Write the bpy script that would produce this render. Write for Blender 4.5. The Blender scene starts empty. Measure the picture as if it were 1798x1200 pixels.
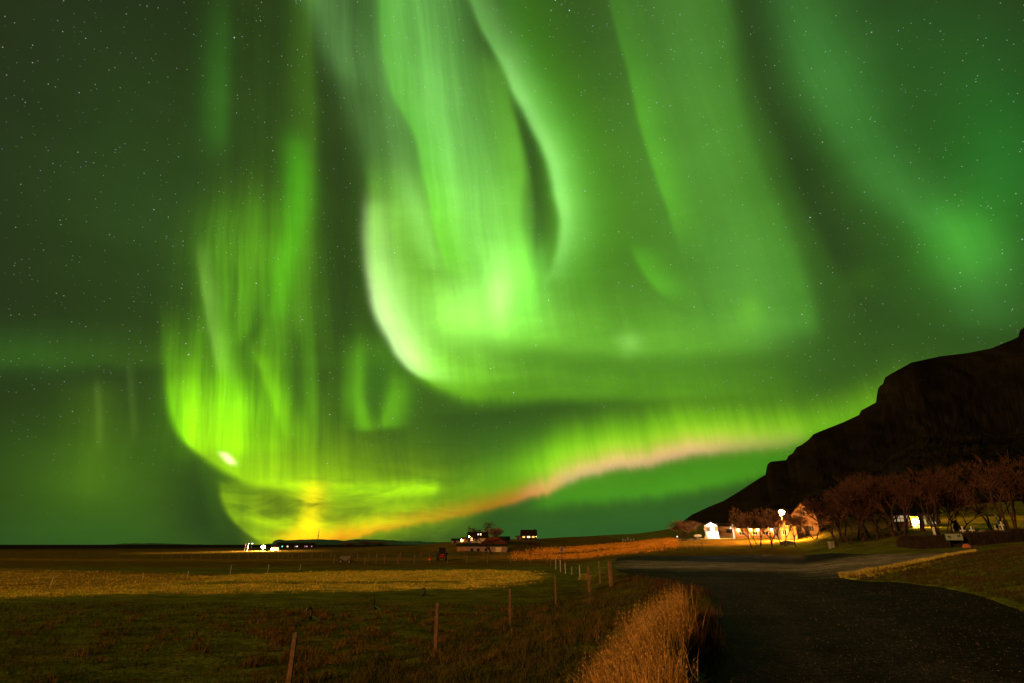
import bpy, math, random
import numpy as np
from mathutils import Vector, Matrix, noise as mnoise

random.seed(7)
R = math.radians
scene = bpy.context.scene
COL = scene.collection

# ------------------------------------------------------------------ camera
EYE = 2.7                       # metres above the flat field
PITCH = R(22.0)
CP, SP = math.cos(PITCH), math.sin(PITCH)
FOC = 880.0                     # focal length in pixels of an 1798 px wide picture
cam = bpy.data.cameras.new("camera")
cam.sensor_width = 36.0
cam.lens = 36.0 * FOC / 1798.0
cam.clip_start = 0.05
cam.clip_end = 60000.0
cam_o = bpy.data.objects.new("camera", cam)
cam_o.location = (0, 0, EYE)
cam_o.rotation_euler = (math.pi / 2 + PITCH, 0, 0)
COL.objects.link(cam_o)
scene.camera = cam_o

# ------------------------------------------------------------------ render settings
scene.view_settings.view_transform = 'Standard'
scene.view_settings.look = 'None'
scene.view_settings.exposure = 0.0
scene.view_settings.gamma = 1.0
scene.view_settings.use_curve_mapping = False
scene.render.engine = 'CYCLES'
cy = scene.cycles
cy.max_bounces = 4
cy.diffuse_bounces = 2
cy.glossy_bounces = 2
cy.transmission_bounces = 2
cy.volume_bounces = 0
cy.sample_clamp_indirect = 3.0
cy.use_adaptive_sampling = True
cy.adaptive_threshold = 0.01
cy.use_denoising = True


def lin(c):
    return tuple((v / 255.0 / 12.92) if v <= 10.3 else ((v / 255.0 + 0.055) / 1.055) ** 2.4 for v in c)


# ------------------------------------------------------------------ sky: the aurora and the stars, a function of direction only
# Every streak is a curtain on a star chart (tangent plane of the fixed direction due north, 22 degrees up), in chart units
# of 1/880 radian: 'V' gives x along y, 'H' gives y along x, 'B' is a round patch.
SKY = [
    # --- washes
    ('B', 430, 725, 100, 80, (86, 152, 0), .7),
    ('B', 1080, 430, 330, 330, (60, 112, 20), 0),
    ('B', 620, 520, 480, 420, (30, 48, 0), 0),
    ('B', 1000, 800, 420, 130, (34, 72, 4), 0),
    ('B', 180, 860, 230, 130, (46, 84, 0), 0),
    ('B', 40, 620, 130, 40, (4, 44, 8), 0),
    ('B', 1700, 520, 230, 260, (26, 62, 8), 0),
    ('B', 1760, 300, 100, 150, (0, 80, 18), 0),
    ('H', [(0, 965, .55), (300, 965, .4), (420, 965, .1), (560, 965, 0), (800, 965, .5), (1000, 950, 1), (1200, 930, 1), (1400, 930, .8)], 60, 60, (0, 56, 22), 0),
    # --- the main loop
    ('V', [(300, 638, 0), (380, 643, .25), (450, 648, .5), (510, 657, .85), (560, 671, 1), (600, 688, 1), (640, 714, .75), (662, 742, .3), (685, 780, 0)], 10, 44, (200, 236, 156), .1),
    ('V', [(230, 650, 0), (330, 655, .35), (450, 660, .85), (560, 685, .9), (620, 715, .8), (660, 750, .5), (700, 790, 0)], 13, 190, (122, 202, 50), .2, .1),
    ('H', [(690, 630, .1), (740, 656, .8), (800, 680, .9), (860, 690, .6), (950, 690, .45), (1100, 690, .38), (1300, 688, .25), (1500, 680, 0)], 46, 17, (92, 158, 10), .08, .12),
    ('H', [(720, 560, 0), (780, 565, .6), (850, 575, .9), (950, 588, .85), (1050, 600, .65), (1150, 606, .5), (1300, 600, .3), (1420, 590, 0)], 75, 26, (98, 168, 42), .1, .12),
    ('B', 880, 512, 26, 56, (140, 205, 95), 0),
    ('B', 800, 545, 62, 54, (122, 176, 84), 0),
    ('B', 925, 500, 30, 70, (60, 150, 20), 0),
    ('B', 1108, 602, 22, 19, (84, 118, 60), 0),
    # --- the bands that climb from it
    ('V', [(0, 725, .75), (100, 742, .9), (200, 770, 1), (300, 800, 1), (400, 840, .92), (480, 880, .9), (560, 888, .6), (650, 870, 0)], 66, 80, (108, 184, 82), .26),
    ('V', [(0, 672, .5), (150, 692, .6), (240, 732, .7), (330, 752, .9), (400, 770, 1), (450, 784, .9), (520, 796, 0)], 8, 42, (56, 138, 0), 0),
    ('V', [(60, 850, 0), (130, 875, .4), (200, 895, .6), (300, 906, .8), (400, 910, .75), (470, 925, .8), (540, 940, 0)], 45, 13, (84, 152, 34), 0),
    ('V', [(0, 826, .6), (50, 848, .75), (110, 882, .9), (160, 906, .95), (210, 930, 1), (290, 962, 1), (340, 976, 1), (380, 985, .85), (430, 987, .6), (480, 975, .25), (520, 955, 0)], 9, 46, (104, 168, 78), .06),
    ('V', [(60, 852, 0), (110, 886, .4), (160, 910, .7), (210, 934, .9), (290, 966, 1), (340, 979, 1), (380, 988, .85), (430, 990, .6), (480, 978, .2), (520, 958, 0)], 7, 16, (92, 128, 76), 0),
    ('V', [(0, 905, .6), (150, 945, .8), (300, 985, 1), (450, 1000, .8), (580, 985, 0)], 30, 80, (44, 108, 4), 0),
    ('V', [(0, 566, 1), (100, 602, .9), (180, 630, .45), (300, 662, .36), (430, 690, 0)], 30, 56, (78, 122, 62), .3),
    ('V', [(200, 692, .2), (300, 708, .5), (400, 742, .9), (460, 764, .5), (510, 780, 0)], 28, 18, (96, 146, 72), 0),
    # --- the wide band right of the centre
    ('V', [(0, 1076, .3), (100, 1100, .5), (230, 1130, .85), (330, 1160, .85), (400, 1186, .5), (480, 1206, 0)], 7, 38, (52, 122, 14), 0),
    ('V', [(0, 1190, .8), (150, 1210, .8), (300, 1240, .8), (400, 1280, .9), (500, 1318, 1), (560, 1330, .9), (605, 1340, .4), (660, 1340, 0)], 130, 80, (56, 104, 38), .09),
    ('V', [(0, 1268, .5), (180, 1288, .55), (300, 1322, .5), (400, 1365, .6), (500, 1404, .8), (560, 1414, .75), (610, 1420, 0)], 100, 22, (48, 102, 24), .08),
    ('V', [(400, 1108, 0), (440, 1122, .6), (480, 1142, 1), (515, 1164, .7), (555, 1192, 0)], 9, 36, (46, 112, 8), 0),
    ('B', 1318, 545, 22, 28, (50, 90, 0), 0),
    # --- far right
    ('V', [(0, 1400, .7), (150, 1452, .85), (260, 1512, .75), (350, 1590, .8), (420, 1680, .9), (490, 1712, .7), (560, 1735, .35), (620, 1750, 0)], 66, 84, (46, 104, 40), .1),
    ('B', 1690, 425, 74, 66, (34, 104, 8), .1),
    ('B', 1640, 160, 260, 260, (10, 62, 12), 0),
    ('B', 1240, 640, 270, 60, (34, 66, 8), 0),
    ('B', 250, 330, 190, 260, (9, 34, 8), 0),
    ('B', 1510, 490, 34, 28, (26, 62, 0), 0),
    # --- curtains on the left
    ('V', [(0, 392, .35), (100, 391, .8), (180, 390, 1), (260, 385, .5), (330, 380, 0)], 34, 18, (30, 82, 14), 0),
    ('V', [(190, 515, 0), (260, 520, .6), (340, 528, 1), (420, 516, 1), (480, 503, .9), (540, 490, .4), (600, 480, 0)], 26, 24, (46, 132, 0), 0),
    ('V', [(240, 455, .05), (400, 432, .7), (480, 430, 1.05), (560, 430, .95), (620, 425, .6), (720, 420, .2), (790, 420, 0)], 74, 112, (78, 142, 12), .6),
    ('V', [(380, 352, 0), (460, 355, .5), (540, 364, .9), (600, 374, .9), (650, 384, .6), (690, 390, 0)], 7, 20, (92, 132, 48), 0),
    ('V', [(590, 440, 0), (640, 455, .8), (700, 478, .9), (760, 500, .7), (800, 506, 0)], 9, 22, (82, 136, 0), 0),
    ('V', [(460, 545, .5), (560, 533, .45), (640, 540, .4), (720, 550, .5), (790, 556, 0)], 34, 12, (60, 106, 14), 0),
    ('V', [(640, 172, 0), (700, 172, .5), (760, 176, .6), (850, 165, .5), (920, 150, 0)], 60, 50, (52, 78, 0), .3),
    ('V', [(640, 170, 0), (690, 172, .7), (750, 175, .8), (810, 176, 0)], 7, 7, (50, 66, 20), 0),
    ('V', [(620, 226, 0), (670, 228, .7), (740, 233, .6), (800, 236, 0)], 6, 8, (46, 56, 20), 0),
    # --- the bright fold low on the left
    ('V', [(500, 296, 0), (600, 298, .22), (650, 300, .45), (690, 302, .85), (735, 309, 1), (768, 323, .9), (795, 350, .35), (812, 372, 0)], 11, 125, (112, 192, 0), .6),
    ('H', [(298, 730, 0), (325, 773, .6), (360, 798, .95), (410, 829, 1), (460, 844, 1), (540, 851, .8), (640, 852, .4), (760, 850, .1), (820, 850, 0)], 82, 11, (140, 192, 0), .3),
    ('V', [(790, 387, 0), (798, 391, 1.3), (806, 398, 1.4), (813, 403, 1.1), (820, 408, 0)], 8, 8, (255, 255, 175), 0),
    ('V', [(826, 386, 0), (850, 390, .5), (880, 397, .9), (910, 414, 1), (930, 436, 1), (950, 464, .9), (985, 500, .6), (1010, 500, 0)], 8, 60, (112, 144, 0), .3, .5),
    ('H', [(400, 900, 0), (460, 905, .8), (540, 905, 1), (620, 905, .8), (720, 895, .5), (820, 880, .2), (900, 870, 0)], 62, 52, (152, 186, 0), .1, .6),
    ('V', [(826, 545, 0), (850, 552, .7), (880, 552, .9), (915, 540, 1), (950, 530, 1), (1000, 530, 0)], 20, 24, (196, 136, 0), 0, .7),
    ('V', [(838, 520, 0), (856, 530, .8), (876, 538, .2), (890, 540, 0)], 26, 22, (110, 130, 0), 0, .6),
    ('H', [(530, 884, 0), (580, 872, .5), (680, 862, .9), (735, 858, 1), (762, 856, .8), (785, 855, 0)], 15, 14, (118, 172, 0), 0, .5),
    # --- the low arc with its pink lower edge
    ('H', [(440, 950, 0), (500, 950, .7), (590, 946, 1), (660, 932, .75), (740, 914, .5), (850, 892, .45), (930, 872, .55), (980, 856, .3), (1020, 842, 0)], 20, 7, (216, 88, 0), .1),
    ('H', [(560, 925, 0), (700, 896, .25), (800, 872, .35), (900, 846, .6), (960, 818, .9), (1000, 798, 1), (1050, 782, 1), (1120, 768, 1), (1200, 753, 1), (1300, 754, .85), (1400, 752, .7), (1500, 730, .6), (1600, 700, .5)], 44, 27, (114, 180, 0), .13),
    ('H', [(860, 890, 0), (940, 866, .4), (1000, 843, .75), (1060, 822, .95), (1120, 812, 1), (1200, 797, .9), (1300, 786, .42), (1380, 780, .2), (1450, 770, 0)], 18, 10, (180, 98, 110), .15),
    ('H', [(900, 862, 0), (960, 845, .5), (1000, 828, .8), (1060, 808, 1), (1120, 797, 1), (1200, 783, .95), (1300, 774, .55), (1400, 768, .2), (1450, 764, 0)], 26, 18, (160, 128, 48), .18),
    ('H', [(900, 893, 0), (980, 876, .7), (1100, 866, .8), (1200, 852, .9), (1300, 835, .9), (1400, 815, .7), (1500, 800, .5)], 60, 16, (52, 126, 0), 0),
    # --- small rays between the folds
    ('V', [(540, 632, 0), (640, 626, .7), (700, 628, .9), (738, 640, 1), (756, 646, .4), (772, 648, 0)], 22, 15, (80, 146, 8), .2),
    ('V', [(590, 690, 0), (680, 694, .6), (720, 688, 1), (746, 680, .85), (764, 678, 0)], 15, 28, (82, 148, 8), .2),
    ('V', [(560, 660, 0), (640, 660, .5), (720, 662, .3), (770, 660, 0)], 46, 54, (42, 96, 10), .3),
]

# gaps between the curtains where the sky stays darker (same form; the last number but one is unused)
GAPS = [
    ('V', [(150, 890, 0), (200, 908, .35), (270, 924, .55), (340, 940, .55), (420, 946, .4), (490, 945, 0)], 9, 26),
    ('V', [(0, 1318, .35), (120, 1340, .45), (250, 1385, .55), (360, 1425, .6), (460, 1480, .5), (560, 1530, .2), (620, 1550, 0)], 26, 62),
    ('V', [(180, 585, .1), (300, 592, .45), (450, 598, .5), (560, 600, .4), (640, 590, .2), (720, 570, 0)], 36, 34),
    ('V', [(840, 470, 0), (866, 478, .45), (890, 484, .5), (915, 486, 0)], 34, 30),
    ('H', [(700, 745, 0), (800, 735, .35), (950, 722, .4), (1100, 712, .35), (1250, 706, .2), (1400, 700, 0)], 16, 40),
    ('V', [(780, 330, 0), (820, 340, .4), (880, 352, .5), (940, 366, .3), (980, 380, 0)], 60, 16),
    ('V', [(430, 470, 0), (560, 455, .4), (620, 425, .45), (680, 430, .3), (740, 440, 0)], 16, 16),
    ('V', [(540, 525, 0), (620, 520, .4), (700, 525, .4), (780, 540, 0)], 14, 14),
]


def build_world():
    w = bpy.data.worlds.new("World")
    scene.world = w
    w.use_nodes = True
    nt = w.node_tree
    nt.nodes.clear()
    N, L = nt.nodes, nt.links

    def put(sock, v):
        if isinstance(v, bpy.types.NodeSocket):
            L.new(v, sock)
        else:
            sock.default_value = v

    def m(op, a, b=0.0, c=0.0, clamp=False):
        n = N.new('ShaderNodeMath')
        n.operation = op
        n.use_clamp = clamp
        put(n.inputs[0], a); put(n.inputs[1], b); put(n.inputs[2], c)
        return n.outputs[0]

    def vm(op, a, b=None, s=None):
        n = N.new('ShaderNodeVectorMath')
        n.operation = op
        put(n.inputs[0], a)
        if b is not None: put(n.inputs[1], b)
        if s is not None: put(n.inputs['Scale'], s)
        return n.outputs['Value'] if op == 'DOT_PRODUCT' else n.outputs[0]

    def curve(x, pts):
        n = N.new('ShaderNodeFloatCurve')
        cm = n.mapping
        cm.extend = 'HORIZONTAL'
        cm.use_clip = False
        c = cm.curves[0]
        pts = list(pts)
        if pts[0][0] > .02: pts = [(0.0, pts[0][1])] + pts
        if pts[-1][0] < .98: pts = pts + [(1.0, pts[-1][1])]
        while len(c.points) < len(pts):
            c.points.new(.5, .5)
        for p, (a, b) in zip(c.points, pts):
            p.location = (a, b)
            p.handle_type = 'AUTO_CLAMPED'
        cm.update()
        put(n.inputs['Value'], x)
        return n.outputs[0]

    tc = N.new('ShaderNodeTexCoord')
    d = tc.outputs['Generated']
    F = vm('DOT_PRODUCT', d, (0, CP, SP))
    Fc = m('MAXIMUM', F, 0.12)
    X = m('MULTIPLY_ADD', m('DIVIDE', vm('DOT_PRODUCT', d, (1, 0, 0)), Fc), FOC, 899.0)
    Y = m('MULTIPLY_ADD', m('DIVIDE', vm('DOT_PRODUCT', d, (0, -SP, CP)), Fc), -FOC, 600.0)
    # slow irregular drift so that no streak has a ruler-straight edge
    nz = N.new('ShaderNodeTexNoise'); nz.inputs['Scale'].default_value = 5.0; nz.inputs['Detail'].default_value = 3.0
    L.new(d, nz.inputs['Vector'])
    X = m('ADD', X, m('MULTIPLY_ADD', nz.outputs['Fac'], 26.0, -13.0))
    nz2 = N.new('ShaderNodeTexNoise'); nz2.inputs['Scale'].default_value = 6.0; nz2.inputs['Detail'].default_value = 3.0
    L.new(vm('ADD', d, (7.1, 2.3, 4.7)), nz2.inputs['Vector'])
    Y = m('ADD', Y, m('MULTIPLY_ADD', nz2.outputs['Fac'], 18.0, -9.0))
    xn = m('MULTIPLY', X, 1 / 1800.0)
    yn = m('MULTIPLY', Y, 1 / 1200.0)
    # fine rays that run up the curtains towards the magnetic zenith
    t = m('DIVIDE', m('SUBTRACT', X, 480.0), m('MAXIMUM', m('ADD', Y, 2100.0), 100.0))
    rv = N.new('ShaderNodeCombineXYZ')
    put(rv.inputs[0], m('MULTIPLY', t, 95.0)); put(rv.inputs[1], m('MULTIPLY', Y, 0.0022))
    rn = N.new('ShaderNodeTexNoise'); rn.inputs['Scale'].default_value = 1.0; rn.inputs['Detail'].default_value = 3.0
    rn.inputs['Roughness'].default_value = .6
    L.new(rv.outputs[0], rn.inputs['Vector'])
    ray = m('MULTIPLY_ADD', rn.outputs['Fac'], 4.0, -2.0)          # about -1 .. 1
    # ragged lower fringes: the rays end at different heights
    Yr = m('MULTIPLY_ADD', ray, 5.0, Y)
    # drifting patches drawn out sideways
    pv = N.new('ShaderNodeCombineXYZ')
    put(pv.inputs[0], m('MULTIPLY', X, .011)); put(pv.inputs[1], m('MULTIPLY', Y, .034))
    pn = N.new('ShaderNodeTexNoise'); pn.inputs['Scale'].default_value = 1.0; pn.inputs['Detail'].default_value = 4.0
    pn.inputs['Distortion'].default_value = .8
    L.new(pv.outputs[0], pn.inputs['Vector'])
    pat = m('MULTIPLY_ADD', pn.outputs['Fac'], 4.4, -2.2)
    acc = None
    for s in SKY:
        patch = 0
        if s[0] != 'B' and len(s) > 6: patch = s[6]; s = s[:6]
        if s[0] == 'B':
            _, cx, cyy, sx, sy, col, rays = s
            u = m('MULTIPLY_ADD', X, 1 / sx, -cx / sx)
            v = m('MULTIPLY_ADD', Y, 1 / sy, -cyy / sy)
            e2 = m('MULTIPLY_ADD', u, u, m('MULTIPLY', v, v))
            val = m('POWER', 0.36788, e2)
        else:
            kind, pts, wn, wp, col, rays = s
            tt, cc, rt, rc = (yn, X, 1200.0, 1800.0) if kind == 'V' else (xn, Yr, 1800.0, 1200.0)
            ctr = curve(tt, [(p[0] / rt, p[1] / rc) for p in pts])
            amp = m('MAXIMUM', curve(tt, [(p[0] / rt, p[2] * .5) for p in pts]), 0.0)
            dd = m('MULTIPLY_ADD', ctr, -rc, cc)
            e = m('MULTIPLY_ADD', m('MINIMUM', dd, 0.0), -1.0 / wn, m('MULTIPLY', m('MAXIMUM', dd, 0.0), 1.0 / wp))
            val = m('MULTIPLY', m('MULTIPLY', amp, 2.0), m('POWER', 0.36788, m('MULTIPLY', e, e)))
        if rays:
            val = m('MULTIPLY', val, m('MAXIMUM', m('MULTIPLY_ADD', ray, rays, 1.0), 0.0))
        if patch:
            val = m('MULTIPLY', val, m('MAXIMUM', m('MULTIPLY_ADD', pat, patch, 1.0), 0.0))
        c = vm('SCALE', lin(col), s=val)
        acc = c if acc is None else vm('ADD', acc, c)
    for kind, pts, wn, wp in GAPS:
        tt, cc, rt, rc = (yn, X, 1200.0, 1800.0) if kind == 'V' else (xn, Y, 1800.0, 1200.0)
        ctr = curve(tt, [(p[0] / rt, p[1] / rc) for p in pts])
        amp = m('MAXIMUM', curve(tt, [(p[0] / rt, p[2]) for p in pts]), 0.0)
        dd = m('MULTIPLY_ADD', ctr, -rc, cc)
        e = m('MULTIPLY_ADD', m('MINIMUM', dd, 0.0), -1.0 / wn, m('MULTIPLY', m('MAXIMUM', dd, 0.0), 1.0 / wp))
        acc = vm('SCALE', acc, s=m('SUBTRACT', 1.0, m('MULTIPLY', amp, m('POWER', 0.36788, m('MULTIPLY', e, e)))))
    # only the half of the sky with the aurora in it
    front = N.new('ShaderNodeMapRange'); front.interpolation_type = 'SMOOTHSTEP'
    put(front.inputs['Value'], F); front.inputs['From Min'].default_value = .18; front.inputs['From Max'].default_value = .42
    # drifting thin cloud: dims and lifts the glow
    cn = N.new('ShaderNodeTexNoise'); cn.inputs['Scale'].default_value = 3.2; cn.inputs['Detail'].default_value = 6.0
    cn.inputs['Roughness'].default_value = .6
    L.new(vm('MULTIPLY', d, (1.0, 1.0, 3.0)), cn.inputs['Vector'])
    dim = m('MULTIPLY_ADD', cn.outputs['Fac'], .5, .75)
    high = N.new('ShaderNodeMapRange'); high.interpolation_type = 'SMOOTHSTEP'
    put(high.inputs['Value'], Y); high.inputs['From Min'].default_value = -1100; high.inputs['From Max'].default_value = -60
    high.inputs['To Min'].default_value = .12
    acc = vm('SCALE', acc, s=m('MULTIPLY', m('MULTIPLY', front.outputs[0], high.outputs[0]), dim))
    acc = vm('ADD', acc, vm('SCALE', lin((37, 49, 25)), s=dim))
    # stars
    def stars(scale, rad, gain, off):
        v = N.new('ShaderNodeTexVoronoi'); v.inputs['Scale'].default_value = scale
        L.new(vm('ADD', d, off), v.inputs['Vector'])
        core = m('SUBTRACT', 1.0, m('MULTIPLY', v.outputs['Distance'], 1.0 / rad), clamp=True)
        sp = N.new('ShaderNodeSeparateColor'); L.new(v.outputs['Color'], sp.inputs[0])
        br = m('MULTIPLY', m('POWER', sp.outputs[0], 3.0), gain)
        tint = N.new('ShaderNodeMix'); tint.data_type = 'RGBA'
        put(tint.inputs['Factor'], sp.outputs[1])
        tint.inputs['A'].default_value = (.62, .68, 1.0, 1); tint.inputs['B'].default_value = (1.0, .82, .6, 1)
        return vm('SCALE', tint.outputs['Result'], s=m('MULTIPLY', m('POWER', core, .7), br))
    dz = N.new('ShaderNodeSeparateXYZ'); L.new(d, dz.inputs[0])
    low = N.new('ShaderNodeMapRange'); put(low.inputs['Value'], dz.outputs[2])
    low.inputs['From Min'].default_value = .02; low.inputs['From Max'].default_value = .28; low.inputs['To Min'].default_value = 0.0
    st = vm('ADD', stars(170.0, .14, .6, (.0, .0, .0)), stars(44.0, .05, 1.3, (1.7, 3.1, .4)))
    acc = vm('ADD', acc, vm('SCALE', st, s=low.outputs[0]))
    bg = N.new('ShaderNodeBackground')
    L.new(acc, bg.inputs['Color'])
    bg.inputs['Strength'].default_value = 1.0
    out = N.new('ShaderNodeOutputWorld')
    L.new(bg.outputs[0], out.inputs['Surface'])


build_world()

# low warm light from behind on the left (a sun lamp added in place of unseen street lamps)
SUN_DIR = Vector((-0.80, -0.62, 0.26)).normalized()      # towards the light
sun = bpy.data.lights.new("warm_fill_sun", 'SUN')
sun.energy = 2.3
sun.angle = R(0.5)
sun.color = (1.0, .50, .17)
so = bpy.data.objects.new("warm_fill_sun", sun)
so.rotation_euler = SUN_DIR.to_track_quat('Z', 'Y').to_euler()
COL.objects.link(so)
#SKY_END

# ------------------------------------------------------------------ helpers
def tag(o, label=None, cat=None, group=None, kind=None):
    if label: o["label"] = label
    if cat: o["category"] = cat
    if group: o["group"] = group
    if kind: o["kind"] = kind
    return o


def thing(name, loc, label, cat, group=None, rz=0.0):
    o = bpy.data.objects.new(name, None)
    o.empty_display_size = .2
    o.location = loc
    o.rotation_euler = (0, 0, rz)
    COL.objects.link(o)
    return tag(o, label, cat, group)


def link_mesh(name, me, parent=None):
    o = bpy.data.objects.new(name, me)
    COL.objects.link(o)
    if parent: o.parent = parent
    return o


class MB:
    """collects simple solids into one mesh"""
    def __init__(self):
        self.v, self.f = [], []

    def add(self, vs, fs):
        b = len(self.v)
        self.v += [tuple(p) for p in vs]
        self.f += [tuple(i + b for i in f) for f in fs]
        return self

    def box(self, x0, x1, y0, y1, z0, z1, rot=None, piv=None):
        vs = [Vector((x, y, z)) for z in (z0, z1) for y in (y0, y1) for x in (x0, x1)]
        if rot is not None:
            p = Vector(piv) if piv else Vector(((x0 + x1) / 2, (y0 + y1) / 2, (z0 + z1) / 2))
            vs = [rot @ (q - p) + p for q in vs]
        return self.add(vs, [(0, 2, 3, 1), (4, 5, 7, 6), (0, 1, 5, 4), (2, 6, 7, 3), (0, 4, 6, 2), (1, 3, 7, 5)])

    def tube(self, a, b, ra, rb, n=6, caps=True):
        a, b = Vector(a), Vector(b)
        ax = (b - a)
        if ax.length < 1e-6: return self
        ax.normalize()
        u = ax.orthogonal().normalized(); w = ax.cross(u)
        vs, fs = [], []
        for p, r in ((a, ra), (b, rb)):
            for k in range(n):
                t = 2 * math.pi * k / n
                vs.append(p + (u * math.cos(t) + w * math.sin(t)) * r)
        for k in range(n):
            fs.append((k, (k + 1) % n, n + (k + 1) % n, n + k))
        if caps:
            fs.append(tuple(range(n))[::-1]); fs.append(tuple(range(n, 2 * n)))
        return self.add(vs, fs)

    def path(self, pts, rs, n=6):
        for k in range(len(pts) - 1):
            self.tube(pts[k], pts[k + 1], rs[k], rs[k + 1], n)
        return self

    def ball(self, c, r, sx=1, sy=1, sz=1, n=10, m=7, rough=0.0):
        c = Vector(c)
        vs, fs = [c + Vector((0, 0, -r * sz))], []
        for j in range(1, m):
            ph = -math.pi / 2 + math.pi * j / m
            for k in range(n):
                t = 2 * math.pi * k / n
                q = 1 + rough * random.uniform(-1, 1)
                vs.append(c + Vector((r * sx * math.cos(ph) * math.cos(t), r * sy * math.cos(ph) * math.sin(t), r * sz * math.sin(ph))) * q)
        vs.append(c + Vector((0, 0, r * sz)))
        for k in range(n):
            fs.append((0, 1 + (k + 1) % n, 1 + k))
            fs.append((len(vs) - 1, 1 + (m - 2) * n + k, 1 + (m - 2) * n + (k + 1) % n))
            for j in range(m - 2):
                a = 1 + j * n
                fs.append((a + k, a + (k + 1) % n, a + n + (k + 1) % n, a + n + k))
        return self.add(vs, fs)

    def prism(self, outline, y0, y1):
        """outline in x, z, extruded along y"""
        n = len(outline)
        vs = [(x, y0, z) for x, z in outline] + [(x, y1, z) for x, z in outline]
        fs = [tuple(range(n)), tuple(range(n, 2 * n))[::-1]]
        fs += [(k, k + n, (k + 1) % n + n, (k + 1) % n) for k in range(n)]
        return self.add(vs, fs)

    def mesh(self, name, mat, smooth=False):
        me = bpy.data.meshes.new(name)
        me.from_pydata(self.v, [], self.f)
        me.materials.append(mat)
        me.validate()
        if smooth: me.polygons.foreach_set('use_smooth', [True] * len(me.polygons))
        me.update()
        return me

    def build(self, name, mat, parent=None, smooth=False):
        return link_mesh(name, self.mesh(name, mat, smooth), parent)


def material(name, col, rough=.85, var=.35, scale=6.0, bump=0.0, bscale=None, spec=.3, metal=0.0, col2=None, attr=None):
    """painted / natural surface: colour broken up by noise, optional relief"""
    mt = bpy.data.materials.new(name)
    mt.use_nodes = True
    nt = mt.node_tree; N, L = nt.nodes, nt.links
    bs = N['Principled BSDF']
    bs.inputs['Roughness'].default_value = rough
    bs.inputs['Specular IOR Level'].default_value = spec
    bs.inputs['Metallic'].default_value = metal
    tc = N.new('ShaderNodeTexCoord')
    nz = N.new('ShaderNodeTexNoise'); nz.inputs['Scale'].default_value = scale; nz.inputs['Detail'].default_value = 5
    nz.inputs['Roughness'].default_value = .65
    L.new(tc.outputs['Object'], nz.inputs['Vector'])
    mx = N.new('ShaderNodeMix'); mx.data_type = 'RGBA'
    if col2 is None:
        lo = tuple(c * (1 - var) for c in col); hi = tuple(min(1, c * (1 + var)) for c in col)
    else:
        lo, hi = col, col2
    mr = N.new('ShaderNodeMapRange'); mr.inputs['From Min'].default_value = .3; mr.inputs['From Max'].default_value = .7
    L.new(nz.outputs['Fac'], mr.inputs['Value']); L.new(mr.outputs[0], mx.inputs['Factor'])
    mx.inputs['A'].default_value = (*lo, 1); mx.inputs['B'].default_value = (*hi, 1)
    res = mx.outputs['Result']
    L.new(res, bs.inputs['Base Color'])
    if bump:
        n2 = N.new('ShaderNodeTexNoise'); n2.inputs['Scale'].default_value = bscale or scale * 4; n2.inputs['Detail'].default_value = 6
        L.new(tc.outputs['Object'], n2.inputs['Vector'])
        bp = N.new('ShaderNodeBump'); bp.inputs['Strength'].default_value = min(1, bump); bp.inputs['Distance'].default_value = .05 * max(1, bump)
        L.new(n2.outputs['Fac'], bp.inputs['Height']); L.new(bp.outputs[0], bs.inputs['Normal'])
    return mt


def glow(name, col, strength):
    mt = bpy.data.materials.new(name)
    mt.use_nodes = True
    nt = mt.node_tree; nt.nodes.clear()
    e = nt.nodes.new('ShaderNodeEmission'); o = nt.nodes.new('ShaderNodeOutputMaterial')
    e.inputs['Color'].default_value = (*col, 1); e.inputs['Strength'].default_value = strength
    nt.links.new(e.outputs[0], o.inputs[0])
    return mt


def ray(px, py):
    """slopes x/y and z/y of the sight line through a pixel of the 1798 x 1200 photograph"""
    y = FOC * CP + (py - 600) * SP
    return (px - 899) / y, (FOC * SP - (py - 600) * CP) / y


def at(px, py, D):
    a, b = ray(px, py)
    return Vector((a * D, D, EYE + b * D))


def mpp(D): return D / 950.0          # metres in one photograph pixel at distance D near the horizon


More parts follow.
